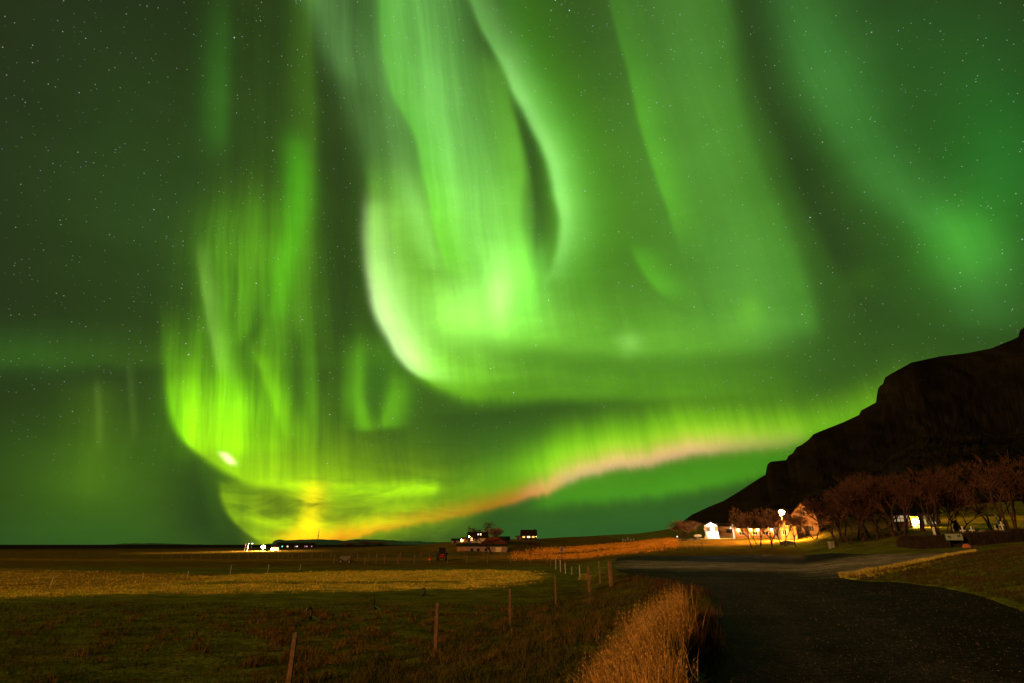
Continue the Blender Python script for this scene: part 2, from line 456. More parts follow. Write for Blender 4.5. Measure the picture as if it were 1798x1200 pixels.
# ------------------------------------------------------------------ terrain
PROFILE = [
    (-500, [(0, 0), (45, 0), (200, 0), (1200, 0), (6000, -4)]),
    (300, [(0, 0), (45, 0), (120, 0), (200, .25), (300, .1), (1200, 0), (6000, -4)]),
    (450, [(0, 0), (45, 0), (130, 0), (178, .55), (250, .6), (500, .2), (1200, 0), (6000, -4)]),
    (600, [(0, 0), (45, 0), (110, .2), (180, .7), (250, 1.0), (400, .6), (1200, 0), (6000, -4)]),
    (740, [(0, 0), (45, 0), (80, .1), (120, .5), (200, 2.4), (260, 2.2), (500, 1), (1200, 0), (6000, -4)]),
    (815, [(0, 0), (45, 0), (80, .2), (112, 1.0), (122, 1.2), (128, 2.6), (150, 3.2), (200, 3.9), (260, 3.6), (1200, 0), (6000, -4)]),
    (870, [(0, 0), (45, 0), (80, .2), (112, .9), (122, 1.1), (150, 2.6), (190, 4.1), (260, 4.6), (600, 3), (1200, 0), (6000, -4)]),
    (930, [(0, 0), (45, 0), (80, .3), (120, .9), (160, 2.2), (188, 4.2), (230, 4.7), (280, 5.0), (600, 5), (1500, 0), (6000, -4)]),
    (1000, [(0, 0), (45, 0), (70, .3), (110, .8), (160, 2.0), (200, 3.6), (250, 5.8), (320, 6.2), (800, 6), (6000, 6)]),
    (1100, [(0, 1), (50, 1.0), (55, 1.0), (75, 1.1), (100, 1.5), (160, 2.9), (200, 4.2), (260, 7.2), (340, 7.8), (6000, 8)]),
    (1180, [(0, 1), (55, 1.05), (75, 1.28), (95, 2.2), (110, 3.0), (140, 4.0), (200, 6.2), (270, 9), (360, 12), (6000, 12)]),
    (1250, [(0, 1), (55, 1.12), (72, 1.24), (83, 1.6), (95, 2.3), (105, 3.2), (120, 3.9), (150, 4.3), (200, 7), (300, 14), (6000, 14)]),
    (1400, [(0, 1), (40, 1.0), (55, 1.2), (70, 1.42), (80, 2.0), (92, 3.1), (105, 3.6), (130, 4.4), (200, 11), (6000, 20)]),
    (1500, [(0, 1), (25, 1.1), (33, 1.3), (45, 1.6), (54, 1.9), (62, 2.8), (75, 3.3), (90, 4.3), (130, 9), (6000, 20)]),
    (1600, [(0, 1), (20, 1.2), (27, 1.5), (32, 1.72), (45, 1.85), (52, 2.4), (54.5, 3.1), (60, 3.55), (85, 5.6), (120, 10), (6000, 20)]),
    (1700, [(0, 1), (12, 1.1), (17, 1.25), (24, 1.7), (29, 2.1), (36, 2.02), (45, 2.2), (51, 2.6), (54, 3.45), (60, 3.85), (85, 6.2), (120, 11), (6000, 20)]),
    (1798, [(0, 1), (9, 1.1), (13, 1.22), (17, 1.5), (22, 2.07), (27, 2.5), (35, 2.45), (45, 2.6), (51, 2.75), (54, 3.5), (60, 3.9), (85, 6.3), (120, 12), (6000, 20)]),
    (2200, [(0, 1), (6, 1.1), (10, 1.5), (15, 2.2), (20, 2.6), (52, 3), (85, 7), (120, 13), (6000, 20)]),
]
PCOL = np.array([p[0] for p in PROFILE], float)
LOGD = np.linspace(math.log(.5), math.log(6000), 700)
PTAB = np.array([np.interp(np.exp(LOGD), [q[0] for q in p[1]], [q[1] for q in p[1]]) for p in PROFILE])
_k = np.ones(9) / 9.0
PTAB = np.array([np.convolve(np.pad(r, 4, mode='edge'), _k, mode='valid') for r in PTAB])
FENCE_Y = np.array([-60, 0, 11.4, 15.4, 20.5, 27, 35, 45, 60, 90])
FENCE_X = np.array([-20, -9, -4.2, -2.0, -.08, 2.1, 4.6, 6.3, 8.4, 12.5])
EDGE_Y = np.array([-60, 0, 4, 8, 12.7, 20, 30, 40, 58, 75, 90])
EDGE_X = np.array([-4, .6, 1.6, 2.5, 4.3, 7.0, 7.1, 7.4, 10.6, 14.5, 18.0])


def Hprof(pc, D):
    """bilinear look-up in the profile table"""
    u = np.interp(pc, PCOL, np.arange(len(PCOL)))
    w = np.interp(np.log(np.clip(D, .5, 6000)), LOGD, np.arange(len(LOGD)))
    i = np.clip(u.astype(int), 0, len(PCOL) - 2); j = np.clip(w.astype(int), 0, len(LOGD) - 2)
    fu, fw = u - i, w - j
    fu = fu * fu * (3 - 2 * fu) * .5 + fu * .5
    a = PTAB[i, j] * (1 - fw) + PTAB[i, j + 1] * fw
    b = PTAB[i + 1, j] * (1 - fw) + PTAB[i + 1, j + 1] * fw
    return a * (1 - fu) + b * fu


def sstep(x, a, b):
    t = np.clip((x - a) / (b - a), 0, 1)
    return t * t * (3 - 2 * t)


def waves(x, y, s):
    """cheap smooth undulation, about -1 .. 1"""
    return (np.sin(x * 1.31 * s + 1.7 * np.sin(y * .73 * s + .4)) * np.sin(y * 1.13 * s + 1.3 * np.sin(x * .81 * s + 2.1))
            + .5 * np.sin(x * 2.9 * s + 2.2 * np.sin(y * 2.1 * s)) * np.sin(y * 3.3 * s + 1.1 + 1.5 * np.sin(x * 1.9 * s))) / 1.5


def H(x, y, bumps=True):
    x = np.atleast_1d(np.asarray(x, float)); y = np.atleast_1d(np.asarray(y, float))
    yc = np.maximum(y, 2.0)
    pc = np.clip(899 + 949 * x / yc, -500, 2200)
    xf = np.interp(y, FENCE_Y, FENCE_X); xe = np.interp(y, EDGE_Y, EDGE_X)
    t = sstep(x, xf - .6, xe)
    near = t * Hprof(np.maximum(pc, 1100), yc)
    far = Hprof(pc, yc)
    k = sstep(yc, 42, 62)
    h = near * (1 - k) + far * k
    if bumps:
        lawn = 1 - lot_inside(x, y)
        h = h + lawn * (.05 * waves(x, y, .9) * (yc < 45) + .05 * waves(x + 9, y, .23)) * np.clip(np.hypot(x, y) / 4, 0, 1)
        h = h + lawn * sstep(x, xf - 3, xf + .5) * (1 - sstep(y, 30, 45)) * .09 * waves(x * 1.0, y, 2.3)
    return h


# gravel: outline of the lot and the lane, in photograph columns and distance
LOT_PX = [(1500, 94), (1600, 45.5), (1655, 46.5), (1718, 48.0), (1712, 42.0), (1650, 34.5), (1590, 31.0), (1520, 29.5), (1470, 29.0), (1490, 26.5),
          (1560, 23.5), (1640, 20.0), (1720, 16.0), (1798, 12.6), (2000, 8.6), (2200, 6.6)]
lot = [(float(np.interp(v, EDGE_Y, EDGE_X)), v) for v in (-40, -10, 0, 4, 8, 10.5, 12.7, 16, 20, 25, 30, 40, 50, 58, 66, 74)]
lot += [((p - 899) / 949 * d, d) for p, d in ((1120, 78), (1180, 74), (1250, 73), (1330, 72), (1400, 68), (1460, 57), (1500, 52), (1560, 48), (1600, 46.5), (1655, 46.5), (1718, 48.0),
        (1712, 42.0), (1650, 34.5), (1590, 31.0), (1520, 29.5), (1462, 29.0), (1490, 26.5), (1560, 23.5), (1640, 20.0), (1720, 16.0), (1798, 12.6), (2000, 8.6))]
lot += [(12.5, 5.0), (14, 0), (16, -10), (18, -40)]
LOT = np.array(lot)


def lot_sd(x, y):
    """signed distance to the gravel outline, negative inside"""
    x = np.asarray(x, float); y = np.asarray(y, float)
    best = np.full(x.shape, 1e9); ins = np.zeros(x.shape, bool)
    n = len(LOT)
    for k in range(n):
        ax, ay = LOT[k]; bx, by = LOT[(k + 1) % n]
        dx, dy = bx - ax, by - ay
        t = np.clip(((x - ax) * dx + (y - ay) * dy) / (dx * dx + dy * dy), 0, 1)
        best = np.minimum(best, np.hypot(x - ax - t * dx, y - ay - t * dy))
        c = (ay > y) != (by > y)
        with np.errstate(divide='ignore', invalid='ignore'):
            ins ^= c & (x < (bx - ax) * (y - ay) / (by - ay + 1e-12) + ax)
    return np.where(ins, -best, best)


def lot_inside(x, y): return 1 - sstep(lot_sd(x, y), -.4, .6)


def hz(x, y): return float(H(x, y)[0])


def G(px, D, up=0.0):
    """point on the ground at distance D in the photograph column px"""
    x = (px - 899) / 949 * D
    for _ in range(4):
        z = hz(x, D)
        b = (z + up - EYE) / D                     # find the row to correct the column for the tilt of the camera
        py = 600 + FOC * (SP - b * CP) / (CP + b * SP)
        x = (px - 899) / (FOC * CP + (py - 600) * SP) * D
    return Vector((x, D, hz(x, D)))


def grid_mesh(name, th, rr, zfun, keep=None):
    T, Q = np.meshgrid(th, rr)
    x = (Q * np.sin(T)).ravel(); y = (Q * np.cos(T)).ravel()
    z = zfun(x, y)
    nt_, nr = len(th), len(rr)
    i = np.arange(nr - 1)[:, None] * nt_ + np.arange(nt_ - 1)[None, :]
    f = np.stack([i, i + 1, i + nt_ + 1, i + nt_], -1).reshape(-1, 4)
    if keep is not None:
        kv = keep(x, y)
        f = f[kv[f].any(1)]
    used = np.unique(f); remap = np.full(len(x), -1); remap[used] = np.arange(len(used))
    f = remap[f]
    v = np.stack([x, y, z], -1)[used]
    me = bpy.data.meshes.new(name)
    me.vertices.add(len(v)); me.vertices.foreach_set('co', v.ravel().astype(np.float32))
    me.loops.add(f.size); me.loops.foreach_set('vertex_index', f.ravel()[:].astype(np.int32))
    me.polygons.add(len(f)); me.polygons.foreach_set('loop_start', np.arange(0, f.size, 4, dtype=np.int32))
    me.polygons.foreach_set('loop_total', np.full(len(f), 4, np.int32))
    me.polygons.foreach_set('use_smooth', np.ones(len(f), bool))
    me.update(calc_edges=True); me.validate()
    return me, v


def poly_mask(x, y, pts, soft):
    """1 inside a polygon given as (photo column, distance), soft edge in metres"""
    P = np.array([((p - 899) / 949 * d, d) for p, d in pts])
    x, y = x + min(1.2, soft * .8) * waves(x * 1.3, y, 1.1), y + min(1.0, soft * .6) * waves(y, x * 1.2, 1.5)
    best = np.full(x.shape, 1e9); ins = np.zeros(x.shape, bool)
    for k in range(len(P)):
        ax, ay = P[k]; bx, by = P[(k + 1) % len(P)]
        dx, dy = bx - ax, by - ay
        t = np.clip(((x - ax) * dx + (y - ay) * dy) / (dx * dx + dy * dy), 0, 1)
        best = np.minimum(best, np.hypot(x - ax - t * dx, y - ay - t * dy))
        c = (ay > y) != (by > y)
        ins ^= c & (x < (bx - ax) * (y - ay) / (by - ay + 1e-12) + ax)
    return sstep(np.where(ins, best, -best), -soft, soft)


GREEN = np.array((.115, .120, .016)); BROWN = np.array((.115, .06, .012)); RUST = np.array((.20, .085, .014))
LIT_GRASS = np.array((.66, .44, .05)); STRAW = np.array((.36, .19, .03)); DARKG = np.array((.02, .017, .006)); LAWN = np.array((.10, .10, .015))


def ground_cover(x, y):
    """ground tones: sward and tussocks, with lamplight painted into strips and slopes"""
    n = waves(x, y, .35); n2 = waves(x + 31, y - 7, 1.6); n3 = waves(x, y + 50, .06)
    c = np.tile(GREEN, (len(x), 1))
    def mixc(w, col):
        nonlocal c
        w = np.clip(w, 0, 1)[:, None]
        c = c * (1 - w) + col * w
    mixc(.55 * sstep(n + .6 * n2, .1, 1.0), BROWN)                       # tired patches
    mixc(sstep(y, 62, 75) * (x < 40) * (.75 + .25 * n), BROWN)           # rough land behind the yellow lit strip
    mixc(sstep(np.hypot(x, y), 230, 500), DARKG)
    mixc(poly_mask(x, y, [(-400, 33), (-100, 29.0), (0, 30.2), (300, 32.5), (600, 34.5), (860, 37.0), (905, 40), (950, 48), (935, 56), (860, 60), (600, 58), (350, 50), (200, 52), (0, 60), (-400, 70)], 1.5)
         * np.clip(.86 + .3 * n2 + .12 * n, 0, 1), LIT_GRASS)  # strip of field under lamplight, the light painted as yellow ground
    mixc(poly_mask(x, y, [(-400, 36), (-50, 34), (200, 37), (420, 47), (300, 56), (0, 66), (-400, 80)], 2.5) * .85, STRAW * .8)
    mixc(poly_mask(x, y, [(330, 39), (500, 40.5), (820, 41.5), (800, 43.6), (600, 43.4), (330, 42.5)], .5) * .75, GREEN)
    mixc(poly_mask(x, y, [(-300, 100), (250, 92), (700, 90), (960, 86), (960, 96), (600, 104), (200, 108), (-300, 120)], 4) * .6, STRAW * .7)
    mixc(poly_mask(x, y, [(890, 96), (1000, 84), (1100, 88), (1190, 98), (1200, 124), (1120, 165), (1000, 150), (915, 122)], 9) * np.clip(.8 + .35 * n, 0, 1), RUST * 2.9)  # slope tone raised to stand for the orange light of the yard lamps
    mixc(poly_mask(x, y, [(925, 100), (1080, 108), (1160, 115), (1060, 123), (960, 118)], 3) * .75, BROWN * .7)
    mixc(poly_mask(x, y, [(1170, 80), (1250, 78), (1345, 78), (1345, 88), (1250, 92), (1180, 92)], 3) * .5, LAWN)
    mixc(poly_mask(x, y, [(1120, 96), (1250, 96), (1420, 90), (1440, 112), (1380, 135), (1240, 135), (1130, 125)], 4) * .8, STRAW * 1.3)
    mixc(poly_mask(x, y, [(1445, 130), (1450, 76), (1500, 64), (1640, 58), (1640, 130)], 3) * .9, DARKG)  # lawn the lamps do not reach, its shade painted as dark ground
    mixc(poly_mask(x, y, [(1400, 76), (1500, 56), (1590, 51.5), (1598, 56), (1500, 63), (1420, 86)], 2) * .9, LAWN)
    mixc(poly_mask(x, y, [(1600, 55), (2200, 54), (2200, 90), (1600, 90)], 4) * .8, LAWN * 1.2)
    mixc(poly_mask(x, y, [(250, 150), (420, 158), (560, 160), (560, 205), (420, 200), (250, 175)], 8) * .9, STRAW * 1.2)  # yellow pool of the far yard light, painted into the ground
    mixc(poly_mask(x, y, [(1640, 67), (1700, 66), (1800, 67), (1900, 70), (1900, 90), (1640, 90)], 3) * np.clip(.8 + .4 * n2, 0, 1), LIT_GRASS * .9)  # graveyard slope in yellow lamplight, brightness painted into the grass
    mixc(poly_mask(x, y, [(1458, 27.0), (1500, 26.8), (1560, 27.2), (1640, 29.4), (1712, 34.0), (1712, 40.0), (1650, 36.5), (1590, 32.5), (1520, 30.4)], .5) * np.clip(.8 + .5 * n2, 0, 1), LIT_GRASS * 1.2)  # yellow crest grass, the light along its edge put into the colour
    # the bank beside the lane: coarse brown tussocks
    xf = np.interp(y, FENCE_Y, FENCE_X); xe = np.interp(y, EDGE_Y, EDGE_X)
    bank = sstep(x, xf - 4, xf + .5) * (1 - sstep(x, xe - .2, xe + .4)) * (1 - sstep(y, 34, 48))
    mixc(bank * (.5 + .5 * n2), BROWN * .5)
    mixc(sstep(x, xf - 9, xf - 3) * (1 - sstep(x, xf - 1.5, xf + .5)) * (1 - sstep(y, 26, 40)) * sstep(n2 + .5 * n, .2, 1.0) * .8, RUST * .9)
    return c


def ground_material(name, rough_scale):
    mt = bpy.data.materials.new(name); mt.use_nodes = True
    nt = mt.node_tree; N, L = nt.nodes, nt.links
    bs = N['Principled BSDF']; bs.inputs['Roughness'].default_value = .95; bs.inputs['Specular IOR Level'].default_value = .0
    at_ = N.new('ShaderNodeAttribute'); at_.attribute_name = 'cover'
    ge = N.new('ShaderNodeNewGeometry')
    out = at_.outputs['Color']
    def ns(scale, det=6, vec=None, rgh=.65):
        n = N.new('ShaderNodeTexNoise'); n.inputs['Scale'].default_value = scale; n.inputs['Detail'].default_value = det
        n.inputs['Roughness'].default_value = rgh
        L.new(vec or ge.outputs['Position'], n.inputs['Vector']); return n.outputs['Fac']
    def rng(f, a, b, lo, hi):
        r = N.new('ShaderNodeMapRange'); r.inputs['From Min'].default_value = a; r.inputs['From Max'].default_value = b
        r.inputs['To Min'].default_value = lo; r.inputs['To Max'].default_value = hi
        L.new(f, r.inputs['Value']); return r.outputs[0]
    vm = N.new('ShaderNodeVectorMath'); vm.operation = 'MULTIPLY'; vm.inputs[1].default_value = (.35, 1.0, 1.0)
    L.new(ge.outputs['Position'], vm.inputs[0])
    for f in (rng(ns(9.0), .3, .7, .35, 1.65), rng(ns(1.3, 6, vm.outputs[0]), .32, .68, .55, 1.45), rng(ns(.22), .3, .7, .75, 1.25)):
        s = N.new('ShaderNodeVectorMath'); s.operation = 'SCALE'
        L.new(out, s.inputs[0]); L.new(f, s.inputs['Scale']); out = s.outputs[0]
    L.new(out, bs.inputs['Base Color'])
    bp = N.new('ShaderNodeBump'); bp.inputs['Strength'].default_value = .9; bp.inputs['Distance'].default_value = .12
    L.new(ns(5.0, 8, None, .75), bp.inputs['Height']); L.new(bp.outputs[0], bs.inputs['Normal'])
    return mt


def set_cover(me, c):
    a = me.attributes.new('cover', 'FLOAT_COLOR', 'POINT')
    a.data.foreach_set('color', np.hstack([c, np.ones((len(c), 1))]).astype(np.float32).ravel())


front = np.linspace(R(-62), R(62), 560)
back = np.linspace(R(62), R(298), 60)[1:-1]
theta = np.concatenate([front, back, [R(298)]])
rr = np.concatenate([[0.2], np.geomspace(.8, 6000, 520)])
M_GROUND = ground_material("grass_ground", 1.0)
me, gv = grid_mesh("ground", theta, rr, lambda x, y: H(x, y) - .16 * (1 - sstep(lot_sd(x, y), -.55, .05)))
set_cover(me, ground_cover(gv[:, 0], gv[:, 1]))
me.materials.append(M_GROUND)
tag(link_mesh("ground", me), kind="structure")


def gravel_material():
    mt = bpy.data.materials.new("gravel"); mt.use_nodes = True
    nt = mt.node_tree; N, L = nt.nodes, nt.links
    bs = N['Principled BSDF']; bs.inputs['Roughness'].default_value = .95; bs.inputs['Specular IOR Level'].default_value = .04
    ge = N.new('ShaderNodeNewGeometry')
    at_ = N.new('ShaderNodeAttribute'); at_.attribute_name = 'cover'
    vo = N.new('ShaderNodeTexVoronoi'); vo.inputs['Scale'].default_value = 26.0
    L.new(ge.outputs['Position'], vo.inputs['Vector'])
    bw = N.new('ShaderNodeSeparateColor'); L.new(vo.outputs['Color'], bw.inputs[0])
    r = N.new('ShaderNodeMapRange'); r.inputs['To Min'].default_value = .35; r.inputs['To Max'].default_value = 1.9
    pw = N.new('ShaderNodeMath'); pw.operation = 'POWER'; pw.inputs[1].default_value = 2.2
    L.new(bw.outputs[0], pw.inputs[0]); L.new(pw.outputs[0], r.inputs['Value'])
    nz = N.new('ShaderNodeTexNoise'); nz.inputs['Scale'].default_value = .9; nz.inputs['Detail'].default_value = 7
    L.new(ge.outputs['Position'], nz.inputs['Vector'])
    r2 = N.new('ShaderNodeMapRange'); r2.inputs['From Min'].default_value = .3; r2.inputs['From Max'].default_value = .7
    r2.inputs['To Min'].default_value = .55; r2.inputs['To Max'].default_value = 1.45
    L.new(nz.outputs['Fac'], r2.inputs['Value'])
    mu = N.new('ShaderNodeMath'); mu.operation = 'MULTIPLY'; L.new(r.outputs[0], mu.inputs[0]); L.new(r2.outputs[0], mu.inputs[1])
    sc = N.new('ShaderNodeVectorMath'); sc.operation = 'SCALE'
    L.new(at_.outputs['Color'], sc.inputs[0]); L.new(mu.outputs[0], sc.inputs['Scale'])
    L.new(sc.outputs[0], bs.inputs['Base Color'])
    bp = N.new('ShaderNodeBump'); bp.inputs['Strength'].default_value = 1.0; bp.inputs['Distance'].default_value = .03
    L.new(vo.outputs['Distance'], bp.inputs['Height']); L.new(bp.outputs[0], bs.inputs['Normal'])
    return mt


rg = np.geomspace(.8, 120, 420)
me, qv = grid_mesh("gravel_lot", np.concatenate([np.linspace(R(-150), R(-62), 30)[:-1], np.linspace(R(-62), R(62), 420), np.linspace(R(62), R(160), 30)[1:]]), rg,
                   lambda x, y: H(x, y, False) - .03 - .20 * sstep(lot_sd(x, y), -.15, .7) + .02 * waves(x, y, .8),
                   keep=lambda x, y: lot_sd(x, y) < .6)
qx, qy = qv[:, 0], qv[:, 1]
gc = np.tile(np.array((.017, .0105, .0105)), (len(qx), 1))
pale = poly_mask(qx, qy, [(1060, 44), (1200, 39), (1400, 37.5), (1480, 29.5), (1640, 33), (1750, 44), (1640, 50), (1540, 49), (1450, 47), (1300, 50), (1100, 60)], 4.0)  # lamp-lit band across the lot, painted as paler gravel
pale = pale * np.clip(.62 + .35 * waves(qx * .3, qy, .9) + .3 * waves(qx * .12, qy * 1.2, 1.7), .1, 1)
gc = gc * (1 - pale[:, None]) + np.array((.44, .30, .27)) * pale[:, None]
trk = np.exp(-((qx - np.interp(qy, EDGE_Y, EDGE_X) - 3.6 + .5 * waves(qx * 0, qy, .15)) / .8) ** 2) * (qy < 30)
trk2 = np.exp(-((qx - np.interp(qy, EDGE_Y, EDGE_X) - 1.9 + .4 * waves(qx * 0 + 3, qy, .13)) / .35) ** 2) * (qy < 34)
gc = gc * (1 + .9 * np.clip(trk + trk2, 0, 1)[:, None])
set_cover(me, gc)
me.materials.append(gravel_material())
tag(link_mesh("gravel_lot", me), kind="structure")

# ------------------------------------------------------------------ the mountain and the far hills
M_ROCK = material("dark_basalt", (.004, .0036, .003), .95, .6, .022, 1.0, .35, .0, col2=(.019, .017, .009))
M_FAR = material("far_haze_hills", (.035, .095, .085), .95, .3, .002, 0, spec=.05)  # teal haze of distance painted into the hill colour

RIDGE = [(1120, 941, 330), (1165, 937, 330), (1185, 925, 335), (1200, 915, 340), (1215, 904, 345), (1245, 890, 355), (1270, 880, 360), (1300, 862, 370), (1330, 842, 375),
         (1344, 834, 380), (1347, 816, 382), (1353, 811, 384), (1381, 808, 390), (1384, 801, 392), (1392, 796, 394), (1398, 786, 396), (1408, 781, 398), (1420, 772, 400),
         (1428, 763, 404), (1437, 759, 408), (1480, 742, 425), (1508, 729, 430), (1512, 721, 432), (1538, 707, 440), (1541, 684, 442), (1545, 678, 444), (1551, 674, 446), (1553, 664, 448),
         (1562, 658, 450), (1600, 637, 460), (1650, 626, 480), (1700, 620, 500), (1740, 612, 510), (1775, 598, 515), (1788, 592, 517), (1791, 580, 519), (1800, 574, 520),
         (1830, 566, 520), (1950, 530, 520), (2200, 470, 500), (2700, 420, 470), (3600, 400, 420)]


def build_mountain():
    px = np.concatenate([np.arange(1120, 1850, 2.0), np.geomspace(1850, 3600, 70)])
    ry = np.interp(px, [r[0] for r in RIDGE], [r[1] for r in RIDGE])
    rd = np.interp(px, [r[0] for r in RIDGE], [r[2] for r in RIDGE])
    vs = []
    S = np.concatenate([np.linspace(0, 1, 60), [1.06, 1.2, 1.6, 2.4]])
    for k in range(len(px)):
        a, b = ray(px[k], ry[k])
        foot = np.interp(px[k], [1120, 1250, 1400, 1600, 1800, 2200, 3600], [290, 230, 160, 112, 108, 105, 100])
        af = (px[k] - 899) / 949
        zf = float(Hprof(np.array([min(px[k], 2200.)]), np.array([foot]))[0]) - 2.0
        zr = EYE + b * rd[k]
        for s in S:
            if s <= 1:
                d = foot + (rd[k] - foot) * s
                scree = .50 * s + .12 * s * s
                cliff = .38 * (.6 * sstep(np.array([s]), .80, .97)[0] + .4 * (math.floor(max(0, s - .78) / .22 * 5) / 5 if s < 1 else 1))
                z = zf + (zr - zf) * (scree + cliff)
                q = af + (a - af) * min(1, s * 1.2)
            else:
                d = rd[k] + (s - 1) * 200
                z = zr - (s - 1) * 25
                q = a
            p = Vector((q * d, d, z))
            amp = min(1, s * 3, max(0, (1 - s) * 6)) if s <= 1 else 0
            gul = mnoise.fractal(Vector((px[k] * .010, s * 3.5, 3.1)), 1.0, 2.2, 6)
            rok = mnoise.fractal(p * .06, 1.0, 2.1, 6)
            lift = zr - zf
            p.z += amp * (.022 * lift * gul + .030 * lift * rok) - amp * .02 * lift
            vs.append(p)
    n = len(S); fs = []
    for k in range(len(px) - 1):
        for j in range(n - 1):
            a = k * n + j
            fs.append((a, a + n, a + n + 1, a + 1))
    mb = MB(); mb.add(vs, fs)
    tag(mb.build("mountain", M_ROCK, None, False), kind="structure")


build_mountain()


def far_hills(name, pts, D, mat, seed):
    """a long low range at distance D: pts are the skyline"""
    px = np.linspace(pts[0][0], pts[-1][0], 160)
    py = np.interp(px, [p[0] for p in pts], [p[1] for p in pts])
    vs, fs = [], []
    for k in range(len(px)):
        j = .9 * mnoise.fractal(Vector((px[k] * .05, seed, 0)), 1, 2, 5)
        for s, dd in ((0, -.06), (.45, -.035), (.8, -.012), (1, 0), (.9, .03), (0, .09)):
            top = at(px[k], min(py[k] + j, 960), D)
            base = -8.0
            x = top.x * (1 + dd); y = D * (1 + dd)
            wob = .10 * mnoise.noise(Vector((px[k] * .06, s * 3, seed))) if 0 < s < 1 else 0
            vs.append((x, y, base + (top.z - base) * (s + wob)))
    for k in range(len(px) - 1):
        for j in range(5):
            a = k * 6 + j
            fs.append((a, a + 6, a + 7, a + 1))
    mb = MB(); mb.add(vs, fs)
    tag(mb.build(name, mat, None, True), kind="structure")


far_hills("far_hills", [(-400, 959), (120, 959), (190, 957), (215, 955), (240, 954.5), (320, 955), (370, 957), (400, 959)], 5200, M_FAR, 1.3)
far_hills("far_hills", [(380, 959), (440, 957.5), (478, 955), (482, 949), (490, 947.5), (500, 949), (555, 947), (590, 948.5), (605, 950), (625, 947), (660, 947.5), (700, 950), (760, 952), (900, 953), (1000, 956)], 4200, M_FAR, 4.1)

# ------------------------------------------------------------------ palette
M_WOOD = material("weathered_post_wood", (.20, .10, .05), .85, .45, 9, .5, 30)
M_WHITEPOST = material("white_painted_post", (.62, .55, .48), .7, .25, 9, .2, 30)
M_WIRE = material("galvanised_wire", (.10, .085, .07), .5, .2, 20, metal=.6)
M_BLACKMETAL = material("black_metal", (.005, .006, .005), .45, .2, 12, spec=.4)
M_BARK = material("grey_brown_bark", (.05, .027, .017), .9, .4, 4, .6, 14, spec=.05)
M_TWIG = material("bare_reddish_twigs", (.075, .034, .022), .9, .4, 2, spec=.05)
M_TWIG_PALE = material("bare_pale_twigs", (.20, .12, .09), .9, .3, 2, spec=.05)
M_WHITE = material("white_render", (.72, .68, .62), .85, .12, 1.2, .2, 8)
M_BARNWALL = material("dull_barn_render", (.26, .17, .13), .9, .2, 1.2, .2, 8)
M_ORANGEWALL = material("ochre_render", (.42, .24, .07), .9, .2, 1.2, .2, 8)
M_CREAM = material("cream_render", (.6, .48, .33), .85, .15, 1.2, .2, 8)
M_TIMBER = material("stained_timber_boards", (.30, .15, .06), .75, .3, 1.5, .3, 10)
M_DARKROOF = material("dark_iron_roof", (.022, .010, .008), .9, .3, 2, .2, 12, spec=.03)
M_REDROOF = material("red_iron_roof", (.15, .034, .018), .9, .3, 2, .2, 12, spec=.03)
M_BRIGHTRED = material("bright_red_paint", (.45, .018, .010), .5, .15, 3)
M_CONCRETE = material("lichened_concrete", (.24, .24, .17), .9, .3, 3, .5, 12)
M_DARKWOOD = material("tarred_timber", (.018, .013, .01), .8, .3, 4, .3, 12)
M_STONE = material("grey_stone", (.16, .14, .12), .9, .35, 3, .6, 9)
M_REDSTONE = material("rust_red_stone", (.42, .13, .05), .9, .3, 3, .6, 9)
M_GLASS_DARK = material("dark_window_glass", (.02, .022, .025), .1, .1, 2, spec=.6)
M_RUBBER = material("black_rubber", (.015, .015, .015), .8, .2, 8)
M_SIGN = material("greenish_sign_board", (.30, .34, .25), .6, .15, 3)
M_SIGNMARK = material("dark_sign_print", (.03, .04, .03), .7, .2, 6)
M_BLUE = material("blue_sign_paint", (.10, .10, .5), .5, .1, 6)
E_WARM = glow("warm_window_light", (1.0, .42, .10), 2.6)
E_HOT = glow("bright_window_light", (1.0, .60, .24), 4.0)
E_WHITEWIN = glow("pale_window_light", (1.0, .72, .75), 1.6)
E_FLOOD = glow("white_flood_lamp", (1.0, .86, .88), 1300.0)
E_SODIUM = glow("sodium_lamp", (1.0, .46, .10), 2800.0)
E_EAVES = glow("orange_wall_lamp", (1.0, .44, .09), 300.0)
E_YELLOW = glow("yellow_lamp", (1.0, .72, .20), 1000.0)
E_GREEN = glow("green_lamp", (.1, 1.0, .45), 3.0)
E_RED = glow("red_reflector", (1.0, .02, .01), .8)
E_SMALL = glow("small_white_lamp", (1.0, .9, .8), 6.0)
E_PINK = glow("pink_window_light", (.9, .4, .42), 1.0)

